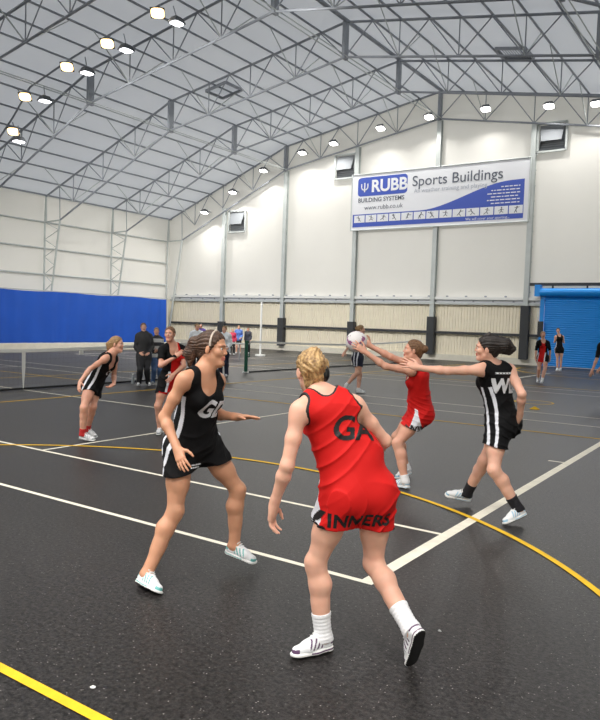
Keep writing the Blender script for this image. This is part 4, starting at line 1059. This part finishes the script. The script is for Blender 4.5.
# wall vents: square frames with a tilted flap
for (x, z, txt) in ((-29.3, 8.15, 'beside the second post from the left'), (-21.3, 10.88, 'just above the left end of the banner'), (-9.62, 11.18, 'above the right end of the banner')):
    O = (x, YG - .1, z); v = empty('wall_vent', O, label='square vent flap in the gable wall, ' + txt, cat='vent'); h = .68
    fr = MB()
    for a, b_ in (((-h, -h), (h, -h)), ((h, -h), (h, h)), ((h, h), (-h, h)), ((-h, h), (-h, -h))): fr.bar((a[0], -.02, a[1]), (b_[0], -.02, b_[1]), .09, .09, up=(0, 1, 0))
    fr.build('frame', STEEL, v)
    fl = MB(); fl.box((-h + .06, .07, -h + .06), (h - .06, .075, h - .06)); fl.build('opening', mat('vent_dark', (150, 154, 158), .7), v)
    fl = MB(); fl.add([(-h + .08, .03, h - .08), (h - .1, .03, h - .08), (h - .2, -.22, -h * .3), (-h + .2, -.22, -h * .3)], [(0, 1, 2, 3)])
    fl.add([(-h + .08, .03, h - .08), (-h + .2, -.22, -h * .3), (-h + .06, .04, -h + .1)], [(0, 1, 2)]); fl.build('flap', mat('vent_flap', (128, 132, 136), .8), v, recalc=False)
    gr = MB()
    for j in range(5): gr.box((-h + .1, .02, -h + .1 + j * .1), (h - .1, .05, -h + .14 + j * .1))
    gr.build('grille', mat('vent_slats', (120, 124, 128), .7), v)
for (x, y, txt) in ((-22.95, 26.4, 'left'), (-9.7, 29.4, 'right')):
    s = .1757 if x < XM else -.1757; z = roof_z(x) + .02
    v = empty('roof_vent', (x, y, z), label='dark louvred square vent in the %s slope of the roof' % txt, cat='vent')
    fr = MB()
    for a, b_ in (((-.62, -.62), (.62, -.62)), ((.62, -.62), (.62, .62)), ((.62, .62), (-.62, .62)), ((-.62, .62), (-.62, -.62))):
        fr.bar((a[0], a[1], a[0] * s), (b_[0], b_[1], b_[0] * s), .08, .12)
    fr.build('frame', STEEL_D, v)
    lv = MB()
    for j in range(11): xx = -.55 + j * .11; lv.add([(xx, -.58, xx * s + .02), (xx, .58, xx * s + .02), (xx + .09, .58, (xx + .09) * s - .04), (xx + .09, -.58, (xx + .09) * s - .04)], [(0, 1, 2, 3)])
    lv.build('louvre', mat('louvre_dark', (70, 76, 84), .6), v, recalc=False)

# banner
BX0, BX1, BZ0, BZ1 = -20.65, -10.52, 7.12, 10.25
BW, BH = BX1 - BX0, BZ1 - BZ0; BY = YG - .36
bn = empty('banner', (BX0, BY, BZ0), label='wide white and blue sports buildings banner high on the gable wall', cat='banner')
bp = lambda u, v, l=0: (BW * u, -l, BH * (1 - v))
B_WHITE = mat('banner_white', (228, 230, 234), .6); B_BLUE = mat('banner_blue', (58, 84, 178), .6); B_GREY = mat('banner_grey_print', (84, 90, 104), .6); B_PALE = mat('banner_pale_print', (168, 174, 186), .6)
mb = MB(); mb.box((0, 0, 0), (BW, .03, BH)); mb.build('sheet', B_WHITE, bn)
mb = MB()
for a, b_ in (((0, 0), (BW, 0)), ((BW, 0), (BW, BH)), ((BW, BH), (0, BH)), ((0, BH), (0, 0))): mb.tube([(a[0], .0, a[1]), (b_[0], .0, b_[1])], .035, 6)
mb.build('frame', STEEL, bn, smooth=True)
def poly(name, pts, m_, l):
    mb = MB(); mb.add([bp(u, v, l) for u, v in pts], [tuple(range(len(pts)))]); return mb.build(name, m_, bn, recalc=False)
top = [(.0125 + .0, .715)] + [(u, .715 - .385 * (3 * t * t - 2 * t ** 3)) for t in np.linspace(0, 1, 24) for u in (.42 + .50 * t,)] + [(.975, .325)]
poly('blue_swoosh', [(.0125, .945), (.975, .945)] + top[::-1], B_BLUE, .006)
rr = []
for cx, cz, a0 in ((.325, .12, -90), (.325, .335, 0), (.06, .335, 90), (.06, .12, 180)):
    for t in range(7): a = math.radians(a0 + 15 * t); rr.append((cx + .02 * math.cos(a), cz + .06 * math.sin(a)))
poly('logo_panel', rr, B_BLUE, .006)
R3, U3 = (1, 0, 0), (0, 0, 1)
def bt(txt, size, u, v, m_, left=True, **kw): return flat_text(txt, size, bp(u, v, .012), R3, U3, m_, 'lettering', bn, 0, left, **kw)
bt('RUBB', .92, .128, .235, B_WHITE, bold=.028)
mb = MB(); cx, cz = BW * .083, BH * (1 - .235)
mb.bar((cx, -.014, cz - .27), (cx, -.014, cz + .25), .07, .004, up=(0, 1, 0))
pts = [(cx - .20 * math.cos(t), -.014, cz + .02 - .17 * math.sin(t)) for t in np.linspace(0, PI, 15)]
pts = [(cx - .20, -.014, cz + .2)] + pts + [(cx + .20, -.014, cz + .2)]
for a, b_ in zip(pts, pts[1:]): mb.bar(a, b_, .065, .004, up=(0, 1, 0))
mb.build('trident', B_WHITE, bn)
bt('BUILDING SYSTEMS', .335, .045, .47, B_GREY, bold=.006)
bt('www.rubb.co.uk', .36, .085, .605, B_GREY)
bt('Sports Buildings', .78, .375, .215, B_GREY, bold=.002)
bt('All weather training and playing', .32, .385, .375, B_PALE)
bt('We will cover your sporting...', .19, .68, .915, B_WHITE)
mb = MB(); random.seed(3)
for i in range(6):
    uu = .79 + .02 * (i % 2); v = .415 + i * .052
    if i == 0: uu = .86
    while uu < .95:
        L = random.uniform(.008, .028); mb.box(bp(uu, v + .016, .012), (BW * min(uu + L, .955), -.010, BH * (1 - v))); uu += L + .005
mb.build('contact_lines', B_WHITE, bn)
for i in range(13):
    tl = MB(); fg = MB(); u0 = .022 + i * .0735; w_ = .068
    tl.add([bp(u0, .865, .010), bp(u0 + w_, .865, .010), bp(u0 + w_, .735, .010), bp(u0, .735, .010)], [(0, 1, 2, 3)])
    c_ = np.array([BW * (u0 + w_ / 2), BH * (1 - .80)]); q = lambda x, z: (c_[0] + x, -.014, c_[1] + z)
    lean = random.uniform(-.1, .1); fg.bar(q(lean, .08), q(0, -.03), .05, .004, up=(0, 1, 0))
    for s in (-1, 1):
        fg.bar(q(0, -.03), q(s * random.uniform(.04, .16), random.uniform(-.18, -.10)), .032, .004, up=(0, 1, 0)); fg.bar(q(lean, .07), q(lean + s * random.uniform(.08, .18), random.uniform(-.04, .16)), .026, .004, up=(0, 1, 0))
    fg.add([q(lean + .04 * math.cos(t), .13 + .04 * math.sin(t)) for t in np.linspace(0, 2 * PI, 9)[:-1]], [tuple(range(8))])
    t_ = tl.build('picture_tile', B_WHITE, bn, recalc=False); fg.build('sport_figure', B_GREY, t_, recalc=False)

# ------------------------------------------------------------------ nets, posts, small things
def netting(x, y0, y1, ztop):
    mb = MB(); w_ = .0012; n = int((y1 - y0) / .12)
    sag = lambda y: ztop(y)
    for i in range(n + 1):
        y = y0 + (y1 - y0) * i / n; mb.add([(x, y - w_ / 2, .03), (x, y + w_ / 2, .03), (x, y + w_ / 2, sag(y)), (x, y - w_ / 2, sag(y))], [(0, 1, 2, 3)])
    for j in range(8):
        ys = np.linspace(y0, y1, 17)
        for a, b_ in zip(ys, ys[1:]):
            za, zb = [.03 + (sag(t) - .03) * j / 8 for t in (a, b_)]
            mb.add([(x, a, za - w_ / 2), (x, b_, zb - w_ / 2), (x, b_, zb + w_ / 2), (x, a, za + w_ / 2)], [(0, 1, 2, 3)])
    return mb
def tennis_net(x, y0, y1, label, strap, tag_=None):
    ym = (y0 + y1) / 2; zt = lambda y: .915 + .15 * (abs(y - ym) / ((y1 - y0) / 2)) ** 1.3
    O = (x, ym, 0); root = empty('tennis_net', O, label=label, cat='net')
    netting(x, y0, y1, zt).build('netting', NETM, root, recalc=False, origin=O)
    mb = MB(); ys = np.linspace(y0, y1, 25)
    for a, b_ in zip(ys, ys[1:]): mb.bar((x, a, zt(a) - .02), (x, b_, zt(b_) - .02), .03, .075)
    mb.build('tape', TAPE, root, origin=O)
    mb = MB(); mb.tube([(x, y0, .035), (x, y1, .035)], .028, 6); mb.build('bottom_cord', NETM, root, origin=O)
    if strap:
        mb = MB(); mb.add([(x + .02, ym - .05, .88), (x + .02, ym + .05, .88), (x + .02, ym + .045, .5), (x + .02, ym + .012, .03), (x + .02, ym - .012, .03), (x + .02, ym - .045, .5)], [(0, 1, 2, 3, 4, 5)])
        mb.box((x + .016, ym - .05, .86), (x + .028, ym + .05, .9)); mb.build('centre_strap', TAPE, root, origin=O)
    if tag_:
        mb = MB(); mb.box((x + .02, tag_ - .05, .78), (x + .05, tag_ + .05, .90)); mb.build('tape_buckle', TAPE, root, origin=O)
    return root
def net_post(x, y, label):
    O = (x, y, 0); r_ = empty('net_post', O, label=label, cat='post')
    mb = MB(); mb.tube([(0, 0, 0), (0, 0, 1.06)], .06, 12); mb.build('post', GREENM, r_, smooth=True)
    mb = MB(); mb.tube([(0, 0, 1.06), (0, 0, 1.09)], .065, 12); mb.build('cap', GREENM, r_, smooth=True)
    mb = MB(); mb.tube([(0, 0, 0.001), (0, 0, .05)], .10, 12); mb.build('socket_collar', WHITEM, r_, smooth=True)
    mb = MB(); mb.tube([(.07, 0, .55), (.14, 0, .55)], .02, 8); mb.tube([(.14, 0, .55), (.14, 0, .68)], .014, 8); mb.build('winder', GREENM, r_, smooth=True)
tennis_net(-14.1, 3.3, 15.85, 'tennis net with white tape and centre strap before the blue curtain', True, 11.15)
tennis_net(-14.55, 18.4, 32.0, 'tennis net running back from the green post towards the gable wall', True)
net_post(-14.1, 15.95, 'green net post hidden behind the brown ponytail')
net_post(-14.62, 18.3, 'slim green net post with white foot beside the dark-haired face')
# white goal post in the distance
r_ = empty('goal_post', (-21.45, 27.97, 0), label='tall slim white goal post standing before the gable wall', cat='post')
mb = MB(); mb.tube([(0, 0, .08), (0, 0, 2.72)], .05, 12); mb.build('pole', WHITEM, r_, smooth=True)
mb = MB(); mb.tube([(0, 0, 0.0), (0, 0, .08)], .26, 20); mb.build('base', WHITEM, r_, smooth=True)
# a table behind the second net
t_ = empty('bench_table', (-20.3, 24.2, 0), label='low grey table behind the green net post', cat='table')
mb = MB(); mb.box((-.9, -.35, .70), (.9, .35, .74)); mb.build('tabletop', mat('table_grey', (150, 152, 150), .6), t_)
for sx in (-.8, .8):
    for sy in (-.28, .28): mb = MB(); mb.tube([(sx, sy, 0), (sx, sy, .70)], .02, 8); mb.build('leg', STEEL_D, t_, smooth=True)
# bottle by the coat
b_ = empty('water_bottle', (-13.75, 12.55, 0), label='clear plastic water bottle on the floor left of the charcoal coat', cat='bottle')
PLA = mat('bottle_plastic', (200, 208, 212), .2, trans=.6)
mb = MB(); mb.tube([(0, 0, .0), (0, 0, .02), (0, 0, .17), (0, 0, .20), (0, 0, .24), (0, 0, .25)], [.036, .04, .04, .036, .016, .015], 14); mb.build('bottle_body', PLA, b_, smooth=True)
mb = MB(); mb.tube([(0, 0, .25), (0, 0, .275)], .018, 12); mb.build('cap', WHITEM, b_, smooth=True)
def marker(name, x, y, r1, m_, label, cat):
    mb = MB(); n = 11; rg = random.Random(int(x * 100)); ring = [(x + r1 * rg.uniform(.6, 1.2) * math.cos(2 * PI * i / n), y + r1 * rg.uniform(.6, 1.2) * math.sin(2 * PI * i / n)) for i in range(n)]
    vs = [(a, b2, .0075) for a, b2 in ring] + [(x, y, .016)] + [(a, b2, .0045) for a, b2 in ring]
    mb.add(vs, [(i, (i + 1) % n, n) for i in range(n)] + [(n + 1 + i, n + 1 + (i + 1) % n, (i + 1) % n, i) for i in range(n)] + [tuple(range(2 * n, n, -1))])
    mb.build(name, m_, label=label, cat=cat, origin=(x, y, 0))
marker('paper_scrap', -2.55, 2.12, .013, WHITEM, 'tiny white paper scrap beside the yellow line at lower left', 'scrap')
marker('paper_scrap', -1.5, 3.72, .011, mat('grey_scrap', (150, 150, 148), .8), 'tiny pale scrap on the asphalt right of the lunging player', 'scrap')
mb = MB(); mb.tube([(0, 0, .0048), (0, 0, .012), (0, 0, .05), (0, 0, .06)], [.11, .11, .035, .03], 18); mb.build('marker_disc', LINE_Y, smooth=True, label='small yellow marker disc on the court right of the black dress', cat='marker').location = (-4.35, 15.7, 0)

# ------------------------------------------------------------------ floodlights (lamp housings with lit lenses and their lamps; unseen added ones last)
def emis(name, col, s):
    m = mat(name, col, .5, emit=s); return m
LENS = emis('lamp_lens', (255, 252, 246), 14.); LENSW = emis('lamp_lens_warm', (255, 214, 150), 5.); LENSD = emis('lamp_lens_dim', (252, 252, 255), 6.)
HOUS = mat('lamp_housing', (88, 92, 96), .5, metal=.4)
def lamp(loc, d, power, size, spread, col=(1, .97, .93)):
    l = bpy.data.lights.new('lamp_beam', 'AREA'); l.shape = 'DISK'; l.size = size; l.energy = power; l.spread = math.radians(spread); l.color = col
    o = bpy.data.objects.new('lamp_beam', l); o.location = loc; o.rotation_euler = Vector(d).to_track_quat('-Z', 'Y').to_euler(); return link(o)
def flood(loc, d, label, group, lens, power, size=.34, spread=150, bracket=None, col=(1, .97, .93), sc=1., d2=None):
    d = Vector(d).normalized(); loc = Vector(loc); r_ = empty('floodlight', loc, label=label, cat='light', group=group)
    q = d.to_track_quat('-Z', 'Y'); M = q.to_matrix()
    T = lambda p: M @ Vector(p) * sc
    mb = MB(); a = [T(p) for p in ((-.26, -.20, 0), (.26, -.20, 0), (.26, .20, 0), (-.26, .20, 0))]; b2 = [T(p) for p in ((-.15, -.12, .2), (.15, -.12, .2), (.15, .12, .2), (-.15, .12, .2))]
    mb.add(a + b2, [(4, 5, 6, 7), (0, 1, 5, 4), (1, 2, 6, 5), (2, 3, 7, 6), (3, 0, 4, 7), (0, 3, 2, 1)]); mb.build('housing', HOUS, r_)
    mb = MB(); mb.add([T((.238 * abs(math.cos(t)) ** .6 * math.copysign(1, math.cos(t)), .185 * abs(math.sin(t)) ** .6 * math.copysign(1, math.sin(t)), -.012)) for t in np.linspace(0, 2 * PI, 25)[:-1]], [tuple(range(23, -1, -1))]); mb.build('lens', lens, r_, recalc=False)
    mb = MB()
    if bracket is not None: mb.tube([T((0, 0, .2)), Vector(bracket) - loc], .022, 6)
    mb.build('bracket', STEEL_D, r_)
    if power: lamp(loc + d * .05, d2 or d, power, size, spread, col)
GL = [(-31.35, 8.7), (-29.0, 9.82), (-26.6, 10.95), (-23.75, 11.72), (-21.6, 12.02), (-18.6, 12.5), (-15.75, 12.72), (-12.7, 12.7), (-9.6, 12.4), (-7.48, 12.2), (-4.4, 11.6), (-1.5, 10.6)]
names = ['first', 'second', 'third', 'fourth', 'fifth', 'sixth', 'seventh', 'eighth', 'ninth', 'tenth', 'eleventh', 'twelfth']
for i, (x, z) in enumerate(GL):
    flood((x, 34.45, z), (0, -.45 if i > 4 else -.3, -1), 'floodlight under the gable truss, %s along it from the left eave' % names[i], 'floodlights along the gable truss', LENS, GLP, spread=150, bracket=(x, 35.1, z + .12))
LL = [((-27.7, 18.2, 9.55), (-27.0, 18.0, 9.0)), ((-26.6, 18.0, 10.8), (-25.25, 18.0, 10.42)), ((-23.87, 18.0, 11.55), (-22.65, 18.0, 11.1)), ((-21.5, 18.0, 12.0), (-20.45, 18.0, 11.55)), ((-18.85, 18.0, 12.55), (-17.9, 18.0, 12.0)), ((-15.6, 18.0, 12.9), (-14.6, 18., 12.4))]
for i, (a, b2) in enumerate(LL):
    tip = 'lowest pair first, pair %s' % names[i]
    flood(a, (.42, -.55, -.75), 'warm glaring floodlight on the left roof pole, %s up from the eave' % names[i], 'glaring floodlights on the roof pole', LENSW, 12., bracket=(a[0] - .1, 18.22, a[2] + .42), col=(1, .93, .82))
    flood(b2, (.05, .0, -1), 'white downward floodlight paired with the %s glaring lamp' % names[i], 'downward floodlights on the roof pole', LENSD, LLP * 2.2, d2=(-.08, .72, -.69), spread=125, bracket=(b2[0] - .4, 18.22, b2[2] + .75))
mb = MB(); mb.tube([(-29.2, 18.3, 9.2), (-27.9, 18.3, 10.2), (-26.7, 18.3, 11.3), (-24, 18.3, 12.0), (-21.6, 18.3, 12.5), (-19, 18.3, 13.0), (-14.4, 18.3, 13.5)], .04, 8)
mb.build('light_pole', STEEL_D, smooth=True, label='bent grey pole carrying the floodlight pairs under the left roof', cat='pole', origin=(-21.8, 18.15, 11.))
# unseen lamps added above and behind the camera to light the near half
for x in (-24, -17.5, -11, -4.5, 1.5):
    for y in (0.5, -4.5, -9.5):
        lamp((x, y, min(roof_z(x) - 1.6, 12.)), (0, 0, -1), NLP, .8, 140)
# ------------------------------------------------------------------ ball in the catcher's hands
A = P['RED']['A']
def ball(c, r=.112):
    WB = mat('ball_white', (236, 232, 232), .5, bump=.4, bscale=420); PB = mat('ball_plum', (150, 92, 132), .5, bump=.4, bscale=420); SB = mat('ball_seam', (150, 140, 146), .7)
    root = empty('netball', c, label='white netball with plum panels held in both hands of the catcher', cat='ball')
    mb = MB(); mb.sphere((0, 0, 0), r, 56, 36); o = mb.build('ball_panels', [WB, PB, SB], root, smooth=True)
    a1 = nrm((.25, -.75, .6)); b1 = nrm(np.cross(a1, (0, 0, 1.))); c1 = np.cross(a1, b1)
    for p in o.data.polygons:
        n = nrm(np.array(p.center)); h = float(n @ a1); ph = math.atan2(float(n @ c1), float(n @ b1))
        band = abs(abs(h) - .62) < .17 - .10 * abs(math.cos(1.5 * ph))
        if band and math.sin(3 * ph) > -.5: p.material_index = 1
        elif abs(h) < .02 or (abs(h) < .9 and abs(math.sin(1.5 * ph)) < .035): p.material_index = 2
    return root
ball(BALLC)
# ------------------------------------------------------------------ camera, world, view
cam = bpy.data.cameras.new('camera'); co = bpy.data.objects.new('camera', cam); link(co)
FWv, RTv, UPv = [Vector(v) for v in CAMB]
Mx = Matrix((RTv, UPv, -FWv)).transposed().to_4x4(); Mx.translation = Vector((0, 0, 1.74)); co.matrix_world = Mx
cam.sensor_fit = 'VERTICAL'; cam.sensor_height = 36; cam.lens = 35.0; cam.clip_end = 300
scene.camera = co
wd = bpy.data.worlds.new('daylight'); scene.world = wd; wd.use_nodes = True
bg = wd.node_tree.nodes['Background']; bg.inputs['Color'].default_value = (.95, .97, 1, 1); bg.inputs['Strength'].default_value = WORLD
vs_ = scene.view_settings; vs_.view_transform = 'Standard'; vs_.look = 'None'; vs_.gamma = 1; vs_.exposure = EXPO
try: vs_.use_curve_mapping = False
except Exception: pass
